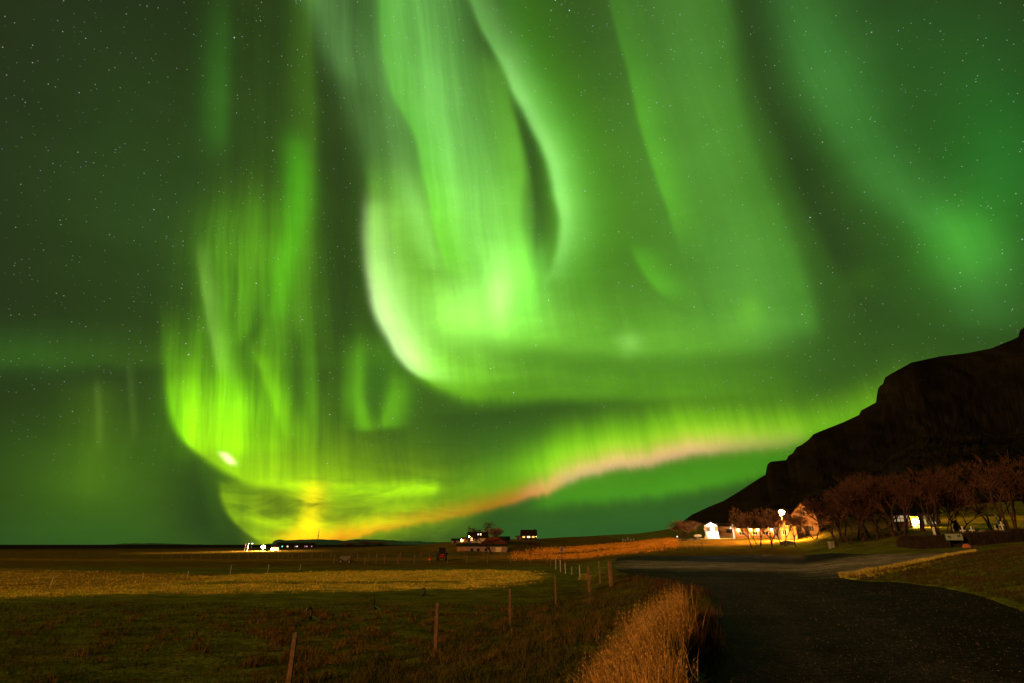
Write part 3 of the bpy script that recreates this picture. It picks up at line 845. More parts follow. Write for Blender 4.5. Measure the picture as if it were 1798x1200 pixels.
# ------------------------------------------------------------------ bare trees
def skeleton(seed, stems, spread, depth, lean=0.0, bend=.35, splits=(2, 3), shrink=.76):
    rnd = random.Random(seed)
    segs = []

    def grow(p, d, L, r, k):
        q = p
        steps = 2 if k > 1 else 3
        for s in range(steps):
            d = (d + Vector((rnd.uniform(-1, 1), rnd.uniform(-1, 1), rnd.uniform(-.5, .9))) * bend * .45).normalized()
            q2 = q + d * (L / steps)
            segs.append((k, q.copy(), q2.copy(), r * (1 - s * .12), r * (1 - (s + 1) * .12)))
            q = q2
            if k >= 2 and s < steps - 1 and rnd.random() < .6:
                side = (d + Vector((rnd.uniform(-1, 1), rnd.uniform(-1, 1), rnd.uniform(-.3, .8))) * 1.1).normalized()
                if k < depth: grow(q, side, L * .62, r * .5, k + 1)
        if k >= depth:
            for _ in range(8):
                t = (d + Vector((rnd.uniform(-1, 1), rnd.uniform(-1, 1), rnd.uniform(-.4, 1))) * .8).normalized()
                segs.append((k + 1, q.copy(), q + t * L * rnd.uniform(.5, 1.25), r * .45, r * .2))
            return
        n = rnd.choice(splits) if k else max(2, rnd.choice(splits))
        a0 = rnd.uniform(0, 6.28)
        for i in range(n):
            a = a0 + 6.28 * i / n + rnd.uniform(-.4, .4)
            u = d.orthogonal().normalized(); w = d.cross(u)
            sp = spread * rnd.uniform(.6, 1.3)
            nd = (d * math.cos(sp) + (u * math.cos(a) + w * math.sin(a)) * math.sin(sp) + Vector((0, 0, .10))).normalized()
            grow(q, nd, L * shrink * rnd.uniform(.8, 1.15), r * .66, k + 1)

    for s in range(stems):
        a = 6.28 * s / stems + rnd.uniform(-.5, .5)
        d = Vector((lean + .30 * math.cos(a) * (stems > 1), .30 * math.sin(a) * (stems > 1), 1)).normalized()
        L0 = .20 if stems > 1 else .24
        grow(Vector((.012 * math.cos(a) * (stems > 1), .012 * math.sin(a) * (stems > 1), -.03)) , d, L0, .023 if stems == 1 else .017, 0)
    top = max(s[2].z for s in segs)
    return [(k, a / top, b / top, ra, rb) for k, a, b, ra, rb in segs]


def tree_meshes(name, seed, stems, spread, depth, twig, mat_twig, **kw):
    segs = skeleton(seed, stems, spread, depth, **kw)
    tr, cr = MB(), MB()
    for k, a, b, ra, rb in segs:
        if k <= 1: tr.tube(a, b, ra, rb, 6, False)
        else:
            r0 = max(ra, twig); r1 = max(rb, twig * .75)
            cr.tube(a, b, r0, r1, 4 if k == 2 else 3, False)
    w = float(np.percentile([abs(s[2].x) for s in segs if s[0] > 2], 93))
    return tr.mesh(name + "_trunk", M_BARK), cr.mesh(name + "_crown", mat_twig), w


TREES = {
    'birch': tree_meshes("birch", 11, 1, .50, 5, .0022, M_TWIG),
    'willow': tree_meshes("willow", 23, 3, .46, 4, .0024, M_TWIG),
    'spread': tree_meshes("spreading_tree", 5, 2, .56, 5, .0021, M_TWIG, lean=.1),
    'round': tree_meshes("round_tree", 31, 5, .50, 4, .0028, M_TWIG_PALE),
    'lean': tree_meshes("leaning_tree", 47, 1, .52, 5, .0022, M_TWIG, lean=-.25, bend=.5),
}


def tree(kind, px, D, base_y, top_y, width_px, label, group, rz=0.0, lean=(0, 0), name="bare_tree"):
    """a tree whose foot stands on the ground at (px, D); its height and width are given in photograph pixels"""
    tm, cm, w = TREES[kind]
    g = G(px, D)
    h = (at(px, top_y, D).z - g.z)
    t = thing(name, (g.x, g.y, g.z - .05), label, "tree", group, rz)
    t.rotation_euler = (R(lean[1]), R(lean[0]), rz)
    s = width_px * mpp(D) / 2 / w
    t.scale = (s, s, h)
    link_mesh("trunk", tm, t); link_mesh("crown", cm, t)
    return t


M_TWIG_LIT = material("lamplit_twigs", (.20, .10, .055), .9, .35, 2, spec=.05)  # twig colour raised for the lamplight on the yard crowns
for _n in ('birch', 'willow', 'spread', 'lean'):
    _c = TREES[_n][1].copy(); _c.materials.clear(); _c.materials.append(M_TWIG_LIT)
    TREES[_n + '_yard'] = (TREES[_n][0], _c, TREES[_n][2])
GR_Y = "bare trees in the lit yard"; GR_C = "bare trees around the graveyard"; GR_F = "bare trees by the farmhouses"
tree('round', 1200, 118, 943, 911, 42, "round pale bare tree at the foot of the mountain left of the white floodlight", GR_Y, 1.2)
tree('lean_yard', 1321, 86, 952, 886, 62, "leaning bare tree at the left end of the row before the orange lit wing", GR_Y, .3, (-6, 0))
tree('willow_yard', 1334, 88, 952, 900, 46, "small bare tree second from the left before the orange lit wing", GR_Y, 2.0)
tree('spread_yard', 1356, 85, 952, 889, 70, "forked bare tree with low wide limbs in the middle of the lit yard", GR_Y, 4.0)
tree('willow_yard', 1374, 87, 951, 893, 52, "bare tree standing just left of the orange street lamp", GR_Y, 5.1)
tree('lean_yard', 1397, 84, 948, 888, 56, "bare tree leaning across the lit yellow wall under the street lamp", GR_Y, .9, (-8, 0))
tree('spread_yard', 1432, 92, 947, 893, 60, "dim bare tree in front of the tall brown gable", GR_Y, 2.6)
for k, (px, by, ty, w, D, kd, lb) in enumerate([
    (1470, 949, 868, 66, 64, 'birch', "low bare tree at the left end of the reddish grove, beside the stone gate pillar"),
    (1493, 950, 846, 80, 62, 'spread', "reddish bare tree with pale slanting trunk, second from the left in the grove"),
    (1517, 951, 834, 84, 63, 'birch', "tall reddish bare tree, third from the left in the grove"),
    (1541, 953, 825, 92, 61, 'lean', "tall reddish bare tree with crooked pale trunk in the middle of the grove"),
    (1556, 951, 824, 90, 64, 'spread', "tall reddish bare tree behind the crooked one in the middle of the grove"),
    (1570, 950, 830, 86, 62, 'birch', "reddish bare tree left of the timber porch"),
    (1588, 941, 826, 84, 58, 'willow', "reddish bare tree whose dark trunk stands against the timber porch")]):
    tree(kd, px, D, by, ty, w, lb, GR_C, k * 1.3, (-4, 0))
for k, (px, by, ty, w, D, kd, lb) in enumerate([
    (1482, 948, 858, 84, 70, 'willow', "dim bare tree behind the left end of the reddish grove"),
    (1506, 948, 838, 92, 71, 'lean', "dim bare tree filling the gap behind the second and third trees of the grove"),
    (1530, 948, 830, 96, 72, 'willow', "dim bare tree behind the tall middle trees of the grove"),
    (1578, 944, 832, 96, 70, 'spread', "dim bare tree behind the grove just left of the timber porch"),
    (1620, 940, 826, 100, 66, 'birch', "dim bare tree whose crown hangs over the chapel lamp")]):
    tree(kd, px, D, by, ty, w, lb, GR_C, k * 2.1 + .7, (-3, 0))
tree('willow', 1648, 57, 937, 816, 92, "tall bare tree right of the chapel lamp behind the hedge", GR_C, .4, (-7, 0))
tree('lean', 1662, 59, 936, 832, 74, "bare tree with rust brown trunk leaning left behind the hedge", GR_C, 2.2, (-8, 0))
tree('lean', 1672, 61, 925, 850, 66, "bare tree with yellow lit trunk leaning left in the graveyard", GR_C, 1.0, (-10, 0))
tree('spread', 1690, 62, 922, 856, 76, "bare tree with curved dark trunk bending right in the graveyard", GR_C, 4.2, (12, 0))
tree('willow', 1786, 55, 932, 794, 118, "big many-stemmed bare tree at the far right beyond the white crosses", GR_C, .2, (-5, 0))
tree('spread', 1745, 66, 928, 806, 100, "dim bare tree behind the dark timber frame in the graveyard", GR_C, 5.0)
tree('birch', 1815, 60, 932, 800, 100, "dim bare tree cut by the right edge behind the many-stemmed one", GR_C, 3.0)
tree('birch', 863, 108, 975, 938, 62, "dark bare tree standing in front of the white barn wall", GR_F, 1.0)
tree('spread', 852, 163, 950, 916, 42, "thin bare tree rising behind the farmhouse roof", GR_F, 2.0)
tree('willow', 928, 108, 977, 947, 46, "low reddish bare tree below the house with three lit windows", GR_F, 3.0)
tree('round', 868, 160, 950, 924, 24, "small bare tree at the right end of the farmhouse roof", GR_F, .5)
for k, (px, ty, w, lb) in enumerate([(612, 951, 24, "dark bare bush on the horizon right of the radio mast"), (640, 949, 30, "wider dark bare bush on the horizon between two others"),
                                     (668, 951, 26, "dark bare bush on the horizon, nearest the farm lane")]):
    tree('round', px, 300, 959, ty, w, lb, "dark bushes on the left horizon", k * 2.0, name="bare_bush")

# ------------------------------------------------------------------ fences
def wire_fence(name, label, pts, height, wire_h, mat, thick, sag=.03, lean=0.03, group=None, round_post=False, posts_mat=None):
    """pts: ground points of the posts; every post and every wire is a part"""
    t = thing(name, pts[0], label, "fence", group)
    o = pts[0]
    tops = []
    for k, p in enumerate(pts):
        hh = height[k] if isinstance(height, (list, tuple)) else height * random.uniform(.92, 1.06)
        th = thick[k] if isinstance(thick, (list, tuple)) else thick
        mb = MB()
        lx, ly = random.uniform(-lean, lean) * hh, random.uniform(-lean, lean) * hh
        q = p - o
        a = random.uniform(0, 1.5)
        n = 4 if not round_post else 7
        mb.tube(q + Vector((0, 0, -.25)), q + Vector((lx, ly, hh)), th * .72, th * .66, n)
        mb.build("post", (posts_mat[k] if posts_mat else mat), t)
        tops.append((q, Vector((lx, ly, hh)), hh))
    for w in wire_h:
        mb = MB()
        for k in range(len(pts) - 1):
            a = tops[k][0] + tops[k][1] * (w / tops[k][2]); b = tops[k + 1][0] + tops[k + 1][1] * (w / tops[k + 1][2])
            mid = (a + b) / 2 - Vector((0, 0, sag))
            d = max(.0035, .00016 * pts[k].y)
            mb.tube(a, mid, d, d, 3, False); mb.tube(mid, b, d, d, 3, False)
        mb.build("wire", M_WIRE, t)
    return t


def gp(px, D): return G(px, D)


near_pts = [Vector((x, y, hz(x, y))) for x, y in ((-8.8, 2.6), (-6.75, 6.7))] + [Vector((-4.25, 11.3, hz(-4.25, 11.3))), G(764, 15.4), G(895, 20.4), G(976, 26.5), G(1035, 29.0), G(1054, 32.5), G(1073, 29.5)]
wire_fence("wire_fence", "weathered timber post and wire fence along the near grassy bank by the lane", near_pts,
           [1.15, 1.12, 1.13, 1.16, 1.18, 1.25, 1.25, 1.2, 1.2], [.35, .62, .88, 1.05], M_WOOD, [.08, .08, .085, .085, .08, .07, .11, .085, .17], lean=.008)
wire_fence("wire_fence", "short row of pale posts along the lane towards the farm", [G(px, D) for px, D in ((1018, 47), (1004, 50.5), (993, 53), (984, 55.5), (976, 59), (967, 63), (961, 73))],
           [.98, .7, .98, 1.1, 1.06, 1.0, 1.1], [.4, .75], M_WHITEPOST, [.055, .035, .055, .055, .055, .055, .08], posts_mat=[M_WHITEPOST, M_WHITEPOST, M_WHITEPOST, M_WHITEPOST, M_WHITEPOST, M_WOOD, M_WOOD])
wire_fence("wire_fence", "long brown post fence across the far edge of the field",
           [G(px, 76 + (px % 7) * .3) for px in (586, 613, 640, 660, 675, 698, 727, 754, 785.6, 819.5, 855.7, 896.5, 931, 961)], 1.18, [.45, .85], M_WOOD, .085)
wire_fence("wire_fence", "faint second fence on the rough land behind the long brown one",
           [G(px, 92) for px in (627, 647, 661, 702, 739, 776, 815, 848, 880, 917, 948)], 1.15, [.5, .9], M_WOOD, .08)
wire_fence("wire_fence", "distant row of small posts left of centre below the white floodlight",
           [G(px, 104) for px in (284, 300, 318, 336, 352, 368, 386, 402, 419, 435, 452, 468, 488, 496, 505, 512, 524, 529, 547, 564, 580)], .98, [.4, .8], M_WOOD, .075)
wire_fence("wire_fence", "sparse thin posts strung across the left of the field",
           [G(px, D) for px, D in ((87, 36.5), (250, 46), (329, 49), (404, 52.5), (470, 56), (526, 60))], [.72, .5, .5, .78, .72, .6], [.5], M_WHITEPOST, .028, lean=.08)
wire_fence("wire_fence", "dark posts below the white floodlight at the edge of the yard",
           [G(px, 84) for px in (1168, 1190, 1203, 1211, 1219, 1227, 1234)], [1.0, .7, .6, .9, .8, .7, 1.25], [.4], M_DARKWOOD, .06)
wire_fence("wire_fence", "little group of white marker posts on the hillside right of the farm",
           [G(px, 175) for px in (1094, 1098, 1103, 1108, 1113)], [1.0, .8, 1.3, .8, .8], [.5], M_WHITEPOST, .11)
wire_fence("wire_fence", "thin wire fence across the lit slope in the graveyard",
           [G(px, 66) for px in (1694, 1710, 1728, 1742)], 1.0, [.55, .95], M_WHITEPOST, .03)

# red reflector clipped to a post of the long fence
g = G(753.5, 75.4)
t = thing("post_reflector", (g.x, g.y, g.z + .62), "small red reflector on a post of the long brown fence", "reflector")
MB().ball((0, 0, 0), .10, 1, .5, 1, 8, 6).build("lens", E_RED, t)
MB().box(-.05, .05, .02, .08, -.12, .12).build("bracket", M_BLACKMETAL, t)


def hook_stake(px, D, rz, label, s=1.0):
    """black hooked stake on splayed legs"""
    g = G(px, D)
    t = thing("hooked_stake", g, label, "stake", "black hooked stakes in the grass", rz)
    t.scale = (s, s, s)
    pts = [Vector((0, 0, .16))] + [Vector((0, 0, .34))] + [Vector((-.09 + .09 * math.cos(a), 0, .36 + .10 * math.sin(a))) for a in np.linspace(0, 3.5, 8)]
    MB().path(pts, [.045, .04] + [.042] * 5 + [.04, .04, .045], 8).build("hook", M_BLACKMETAL, t)
    for a in (0.0, 3.14, 1.8):
        m = MB()
        d = Vector((math.cos(a), math.sin(a), 0)); n = Vector((-d.y, d.x, 0))
        m.add([d * .02 + n * .04 + Vector((0, 0, .19)), d * .02 - n * .04 + Vector((0, 0, .19)), d * .36 - n * .06 + Vector((0, 0, .0)), d * .36 + n * .06 + Vector((0, 0, .0)),
               d * .02 + n * .04 + Vector((0, 0, .16)), d * .02 - n * .04 + Vector((0, 0, .16)), d * .36 - n * .06 + Vector((0, 0, -.03)), d * .36 + n * .06 + Vector((0, 0, -.03))],
              [(0, 1, 2, 3), (7, 6, 5, 4), (0, 4, 5, 1), (1, 5, 6, 2), (2, 6, 7, 3), (3, 7, 4, 0)])
        m.build("leg", M_BLACKMETAL, t)


hook_stake(545, 21.5, .1, "black hooked stake with glossy splayed legs behind the leaning fence post, largest of three", 1.0)
hook_stake(656, 25.0, -.3, "black hooked stake in the field between the largest and the smallest", .98)
hook_stake(746, 31.5, .3, "black hooked stake at the edge of the yellow lit strip, smallest of three", .9)

# signpost by the lane
g = G(987, 68)
t = thing("signpost", g, "thin signpost with a small blue sign at the far end of the pale posts", "signpost")
MB().tube((0, 0, -.2), (.03, 0, 1.9), .035, .03, 7).build("pole", M_DARKWOOD, t)
MB().prism([(-.16, 1.7), (0, 1.56), (.16, 1.7), (.16, 1.92), (0, 2.06), (-.16, 1.92)], -.05, -.02).build("sign", M_BLUE, t)

# trough / grey cart on the fence line
g = G(607, 78)
t = thing("farm_trailer", g, "small grey farm trailer parked on the long brown fence line", "trailer")
MB().box(-.75, .75, -.45, .45, .42, .5).box(-.75, .75, -.47, -.42, .5, 1.0).box(-.75, .75, .42, .47, .5, 1.0).box(-.77, -.72, -.47, .47, .5, 1.0).box(.72, .77, -.47, .47, .5, 1.0).build("tray", M_STONE, t)
for sx in (-.62, .62):
    w = MB().tube((sx, -.58, .3), (sx, -.44, .3), .3, .3, 14).build("wheel", M_RUBBER, t)
    MB().tube((sx, -.6, .3), (sx, -.585, .3), .13, .13, 10).build("rim", M_CONCRETE, w)
MB().tube((.75, 0, .4), (1.35, 0, .3), .035, .03, 6).build("drawbar", M_BLACKMETAL, t)


def tractor(px, D):
    g = G(px, D)
    t = thing("tractor", (g.x, g.y, g.z), "small dark tractor with a red bonnet behind the long brown fence", "tractor", rz=R(8))
    t.scale = (.84, .84, .84)
    MB().box(-.42, .42, -.9, .55, .62, 1.15).box(-.38, .38, -.95, -.9, .66, 1.1).build("bonnet", M_BRIGHTRED, t)
    MB().box(-.35, .35, -.7, 1.6, .42, .66).build("chassis", M_BLACKMETAL, t)
    cab = MB()
    for sx in (-.6, .56):
        for sy in (.55, 1.6): cab.box(sx, sx + .06, sy, sy + .06, 1.0, 2.15)
    cab.box(-.62, .64, .5, 1.7, .85, 1.0).build("cab_frame", M_BLACKMETAL, t)
    MB().box(-.7, .72, .42, 1.76, 2.15, 2.27).build("cab_roof", M_DARKROOF, t)
    MB().box(-.54, .56, .60, .62, 1.0, 2.15).build("windscreen", M_GLASS_DARK, t)
    for sx, y, r, wd in ((-.86, 1.25, .74, .34), (.86, 1.25, .74, .34), (-.66, -.6, .46, .24), (.66, -.6, .46, .24)):
        w = MB().tube((sx - wd / 2, y, r), (sx + wd / 2, y, r), r, r, 18).build("wheel", M_RUBBER, t)
        MB().tube((sx - wd / 2 - .012, y, r), (sx + wd / 2 + .012, y, r), r * .5, r * .5, 12).build("rim", M_DARKROOF, w)
    MB().tube((.2, -.5, 1.15), (.2, -.5, 1.75), .04, .035, 6).build("exhaust", M_BLACKMETAL, t)
    for sx in (-.28, .28): MB().tube((sx, -.98, .95), (sx, -.955, .95), .09, .09, 8).build("headlight", M_GLASS_DARK, t)


tractor(776, 86)

# ------------------------------------------------------------------ buildings
def house(name, loc, w, dep, hw, hr, label, cat, wall, roof, ridge='x', over=.25, rz=0.0, group=None, hip=0.0):
    """walls and a pitched roof; front face in local y = 0, ridge along x or along y"""
    t = thing(name, loc, label, cat, group, rz - math.atan2(loc[0], loc[1]))
    x0, x1 = -w / 2, w / 2
    m = MB()
    if ridge == 'x':
        m.box(x0, x1, 0, dep, -.5, hw)
        if not hip:
            for x in (x0, x1):
                s = .12 if x == x0 else -.12
                m.add([(x, 0, hw), (x, dep, hw), (x, dep / 2, hw + hr), (x + s, 0, hw), (x + s, dep, hw), (x + s, dep / 2, hw + hr)],
                      [(0, 1, 2), (5, 4, 3), (0, 2, 5, 3), (1, 4, 5, 2)])
        wp = m.build("wall", wall, t)
        r = MB(); th = .14
        k = hr / (dep / 2)
        y0, z0 = -over, hw - over * k
        hx = hip
        r.add([(x0 - over, y0, z0 + .02), (x1 + over, y0, z0 + .02), (x1 + over * .6 - hx, dep / 2, hw + hr + .02), (x0 - over * .6 + hx, dep / 2, hw + hr + .02),
               (x0 - over, dep + over, z0 + .02), (x1 + over, dep + over, z0 + .02),
               (x0 - over, y0, z0 + th), (x1 + over, y0, z0 + th), (x1 + over * .6 - hx, dep / 2, hw + hr + th), (x0 - over * .6 + hx, dep / 2, hw + hr + th),
               (x0 - over, dep + over, z0 + th), (x1 + over, dep + over, z0 + th)],
              [(0, 3, 2, 1), (4, 5, 2, 3), (6, 7, 8, 9), (10, 9, 8, 11), (0, 1, 7, 6), (4, 10, 11, 5), (0, 6, 9, 3), (3, 9, 10, 4), (1, 2, 8, 7), (2, 5, 11, 8)] + ([(0, 4, 3), (1, 2, 5)] if hip else []))
    else:
        m.prism([(x0, -.5), (x1, -.5), (x1, hw), (0, hw + hr), (x0, hw)], 0, dep)
        wp = m.build("wall", wall, t)
        r = MB(); th = .14
        k = hr / (w / 2)
        for s in (-1, 1):
            a, b = (0, hw + hr + .02), (s * (w / 2 + over), hw - over * k + .02)
            r.prism([a, b, (b[0], b[1] + th), (0, a[1] + th)], -over, dep + over)
    rp = r.build("roof", roof, t)
    return t, wp, rp


def window(parent, x0, x1, z0, z1, y, mat, frame=M_WHITE, bars=1, name="window", fw=.07):
    """frame standing proud of the wall with its pane set in it"""
    f = MB()
    f.box(x0 - fw, x0, y - .05, y + .02, z0 - fw, z1 + fw).box(x1, x1 + fw, y - .05, y + .02, z0 - fw, z1 + fw)
    f.box(x0, x1, y - .05, y + .02, z1, z1 + fw).box(x0, x1, y - .05, y + .02, z0 - fw, z0)
    for b in range(bars):
        xb = x0 + (x1 - x0) * (b + 1) / (bars + 1)
        f.box(xb - .025, xb + .025, y - .045, y - .02, z0, z1)
    fo = f.build(name, frame, parent)
    MB().box(x0, x1, y - .018, y - .004, z0, z1).build("pane", mat, fo)
    return fo


def wall_lamp(parent, x, y, z, r, mat, name="wall_lamp"):
    b = MB().tube((x, y, z + r * 1.1), (x, y - r * 1.6, z + r * 1.3), .03, .03, 6)
    b.tube((x, y - r * 1.6, z + r * 1.6), (x, y - r * 1.6, z + r * .9), r * .5, r * .95, 10)
    lo = b.build(name, M_BLACKMETAL, parent)
    MB().ball((x, y - r * 1.6, z + r * .1), r, 1, 1, 1, 10, 7).build("bulb", mat, lo)
    return lo


# --- the lit yard: white flood-lit shed, long low wing, porch house, brown gable
D = 121.0; k = mpp(D)
g = G(1251, D)
t, wp, rp = house("shed", (g.x, g.y, g.z - .1), 22 * k, 5, 22 * k, 5 * k, "small white gabled shed overexposed by the white floodlight on its front", "shed", M_WHITE, M_DARKROOF, 'y', .12)
MB().box(-.45, .45, -.05, .02, 0, 1.9).build("door", M_WHITE, t)
fl = thing("floodlight", (g.x - .1, g.y - 1.0, g.z + 1.9), "blinding white floodlight in front of the small white shed", "floodlight")
MB().tube((0, .1, -2.0), (0, .1, .1), .05, .045, 8).build("pole", M_BLACKMETAL, fl)
MB().box(-.36, .36, .22, .34, -.28, .32).box(-.40, -.36, -.05, .34, -.28, .32).box(.36, .40, -.05, .34, -.28, .32).build("housing", M_BLACKMETAL, fl)
MB().ball((0, 0, 0), .34, 1, .6, .85, 14, 9).build("lamp", E_FLOOD, fl)

g = G(1274, 124); k = mpp(124)
t, wp, rp = house("annex", (g.x, g.y, g.z), 34 * k, 5, 19 * k, 4 * k, "long grey annex wall between the white shed and the orange wing, one dark window", "building", M_BARNWALL, M_DARKROOF, 'x', .15)
window(t, .45, 1.55, 1.15, 1.85, 0, M_GLASS_DARK, M_DARKWOOD)
MB().box(-2.1, 2.2, -.06, 0.0, -.3, .45).build("plinth", M_CONCRETE, t)

D = 122; k = mpp(D)
g = G(1336, D); g2 = G(1298, D)
t, wp, rp = house("guesthouse_wing", (g.x, g.y, g.z - .15), 86 * k, 6, 17 * k, 6 * k, "low timber wing glowing orange under a row of small wall lamps behind the trees", "building", M_TIMBER, M_DARKROOF, 'x', .35)
x0 = -43 * k
def lx(px): return (px - 1336) * k
for px in (1301, 1322, 1333, 1355, 1369):
    wall_lamp(t, lx(px), -.02, 14 * k, .19, E_EAVES)
for px in (1306, 1328, 1345, 1362):
    window(t, lx(px) - .55, lx(px) + .55, .75, 1.45, 0, M_GLASS_DARK, M_WHITE)
for px in (1318, 1352):
    p = MB().prism([(lx(px) - .42, 2.05), (lx(px) + .42, 2.05), (lx(px), 2.75)], -.55, -.36).tube((lx(px), -.45, -.1), (lx(px), -.45, 2.06), .10, .10, 6)
    p.build("porch_post", M_WHITE, t)
g = G(1290, 117)
t = thing("gate_post", g, "yellow lit post with a little pointed gable head left of the orange wing", "post")
MB().box(-.12, .12, -.12, .12, -.2, 2.2).build("shaft", M_WHITE, t)
MB().prism([(-.62, 2.0), (.62, 2.0), (.62, 2.18), (0, 2.85), (-.62, 2.18)], -.2, .2).build("head", M_WHITE, t)

g = G(1387, 103); k = mpp(103)
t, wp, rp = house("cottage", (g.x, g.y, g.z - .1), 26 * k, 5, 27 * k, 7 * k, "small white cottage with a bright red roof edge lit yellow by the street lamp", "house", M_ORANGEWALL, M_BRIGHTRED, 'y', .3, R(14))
MB().box(.1, 1.0, -.05, .02, 0, 2.0).build("door", M_TIMBER, t)
window(t, -1.05, -.35, 1.0, 1.9, 0, M_GLASS_DARK, M_WHITE)
window(t, -.35, .35, 2.6, 3.1, 0, M_GLASS_DARK, M_WHITE)

g = G(1418, 110); k = mpp(110)
t, wp, rp = house("tall_house", (g.x, g.y, g.z), 40 * k, 8, 36 * k, 20 * k, "tall dim house with a steep brown gable right of the street lamp", "house", M_TIMBER, M_DARKROOF, 'y', .3, R(-10))
for x, z in ((-1.2, 1.0), (1.0, 1.0), (-.1, 3.9)): window(t, x - .4, x + .4, z, z + .9, 0, M_GLASS_DARK, M_TIMBER)
MB().box(-.3, .6, -.05, .02, 0, 2.0).build("door", M_DARKWOOD, t)

# street lamp
D = 98.0; g = G(1380, D); top = at(1378, 900, D)
hp = top.z - g.z
t = thing("street_lamp", g, "tall street lamp glowing bright orange above the yard", "street lamp")
MB().tube((0, 0, -.2), (0, 0, .8), .10, .09, 10).tube((0, 0, .8), (0, 0, hp + .42), .07, .045, 10).build("pole", M_CONCRETE, t)
MB().path([Vector((0, 0, hp + .40)), Vector((-.10, -.25, hp + .52)), Vector((-.12, -.6, hp + .46))], [.045, .04, .04], 8).build("arm", M_CONCRETE, t)
MB().tube((-.12, -.6, hp + .50), (-.12, -.6, hp + .30), .16, .40, 14).build("lamp_shade", M_BLACKMETAL, t)
MB().ball((-.12, -.6, hp - .05), .44, 1, 1, 1, 14, 9).build("lamp", E_SODIUM, t)

# boulder, stone cap, white bent post in the flood light
g = G(1226, 117)
t = thing("mushroom_stone", g, "pale flat-topped stone on a short foot left of the bent white post", "stone")
MB().ball((0, 0, .72), .85, 1, .8, .38, 14, 8, .05).build("cap", M_WHITE, t, True)
MB().tube((-.1, 0, -.2), (-.05, 0, .6), .42, .34, 9).build("foot", M_STONE, t)
g = G(1241, 116)
t = thing("bent_post", g, "white bent post glowing beside the floodlit shed", "post")
MB().path([Vector((0, 0, -.1)), Vector((0, 0, 1.3)), Vector((-.14, 0, 1.75)), Vector((-.36, 0, 2.15))], [.14, .12, .11, .09], 8).build("shaft", M_WHITE, t)
MB().box(-.32, .32, -.3, .3, -.15, .55).build("base", M_WHITE, t)
m = MB()
for i in range(26):
    x = -2.2 + i * .19
    m.ball((x, random.uniform(-.15, .15), .12), random.uniform(.16, .28), 1, 1, .9, 7, 5, .2)
g = G(1209, 118)
t = tag(m.build("stone_wall", M_STONE, None), "low rubble wall in white light below the round pale tree", "stone wall")
t.location = g
g = G(1190, 122)
t = thing("path_light", (g.x, g.y, g.z), "tiny blue-white light on a stake left of the round pale tree", "lamp")
MB().tube((0, 0, 0), (0, 0, .7), .03, .03, 6).build("stake", M_BLACKMETAL, t)
MB().ball((0, 0, .78), .10, 1, 1, 1, 8, 6).build("lamp", E_SMALL, t)
g = G(1383, 88)
t = tag(MB().ball((0, 0, 0), 1.0, 1.25, .9, .62, 16, 9, .07).build("boulder", M_STONE, None), "low boulder lit yellow at the foot of the trees under the street lamp", "boulder")
t.location = (g.x, g.y, g.z - .05)

# stone gate pillar at the edge of the grove
g = G(1461, 64)
t = thing("gate_pillar", g, "pale lichened gate pillar at the left end of the reddish grove", "pillar")
MB().box(-.24, .24, -.24, .24, -.2, .62).build("shaft", M_CONCRETE, t)
MB().box(-.29, .29, -.29, .29, .62, .72).build("cap", M_CONCRETE, t)

# --- chapel behind the hedge
D = 74.0; k = mpp(D)
g = G(1611, D)
def cx(px): return (px - 1611) * k
t, wp, rp = house("chapel", (g.x, g.y, g.z - .2), 70 * k, 6, 25 * k, 12 * k, "small timber chapel with a lit porch half hidden behind trees and hedge", "chapel", M_DARKWOOD, M_DARKROOF, 'x', .3)
pm = MB().box(cx(1577), cx(1602), -.9, -.78, -.2, 12 * k)
pm.build("porch_panel", M_TIMBER, t)
pw = MB()
for i in range(5): pw.box(cx(1577) + i * (25 * k) / 4 - .04, cx(1577) + i * (25 * k) / 4 + .04, -.92, -.8, 12 * k, 24 * k)
pw.box(cx(1577), cx(1602), -.93, -.79, 12 * k, 12 * k + .08).box(cx(1577), cx(1602), -.93, -.79, 17.5 * k, 17.5 * k + .06).box(cx(1577), cx(1602), -.93, -.79, 23 * k, 24 * k)
pf = pw.build("porch_window", M_ORANGEWALL, t)
MB().box(cx(1577), cx(1602), -.86, -.84, 12 * k, 23 * k).build("pane", glow("porch_glass", (1.0, .72, .38), .40), pf)
MB().box(cx(1604), cx(1620), -.10, -.005, -.2, 22 * k).build("wall_panel", material("yellow_boards", (.5, .42, .07), .85, .2, 2), t)
MB().box(cx(1605.5), cx(1609.5), -.16, -.102, -.1, 18 * k).build("door", M_WHITE, t)
wall_lamp(t, cx(1612), -.16, 13.5 * k, .15, E_YELLOW)
for px, w_, mt in ((1624.5, 2.2, glow("side_window_light", (1.0, .75, .3), .5)), (1634, 1.2, glow("side_window_light_dim", (.9, .8, .6), .25)), (1638, 1.6, glow("side_window_light_amber", (1.0, .6, .15), .4))):
    window(t, cx(px - w_ / 2), cx(px + w_ / 2), 8 * k, 16 * k if px < 1630 else 12 * k, 0, mt, M_DARKWOOD, 0, fw=.05)

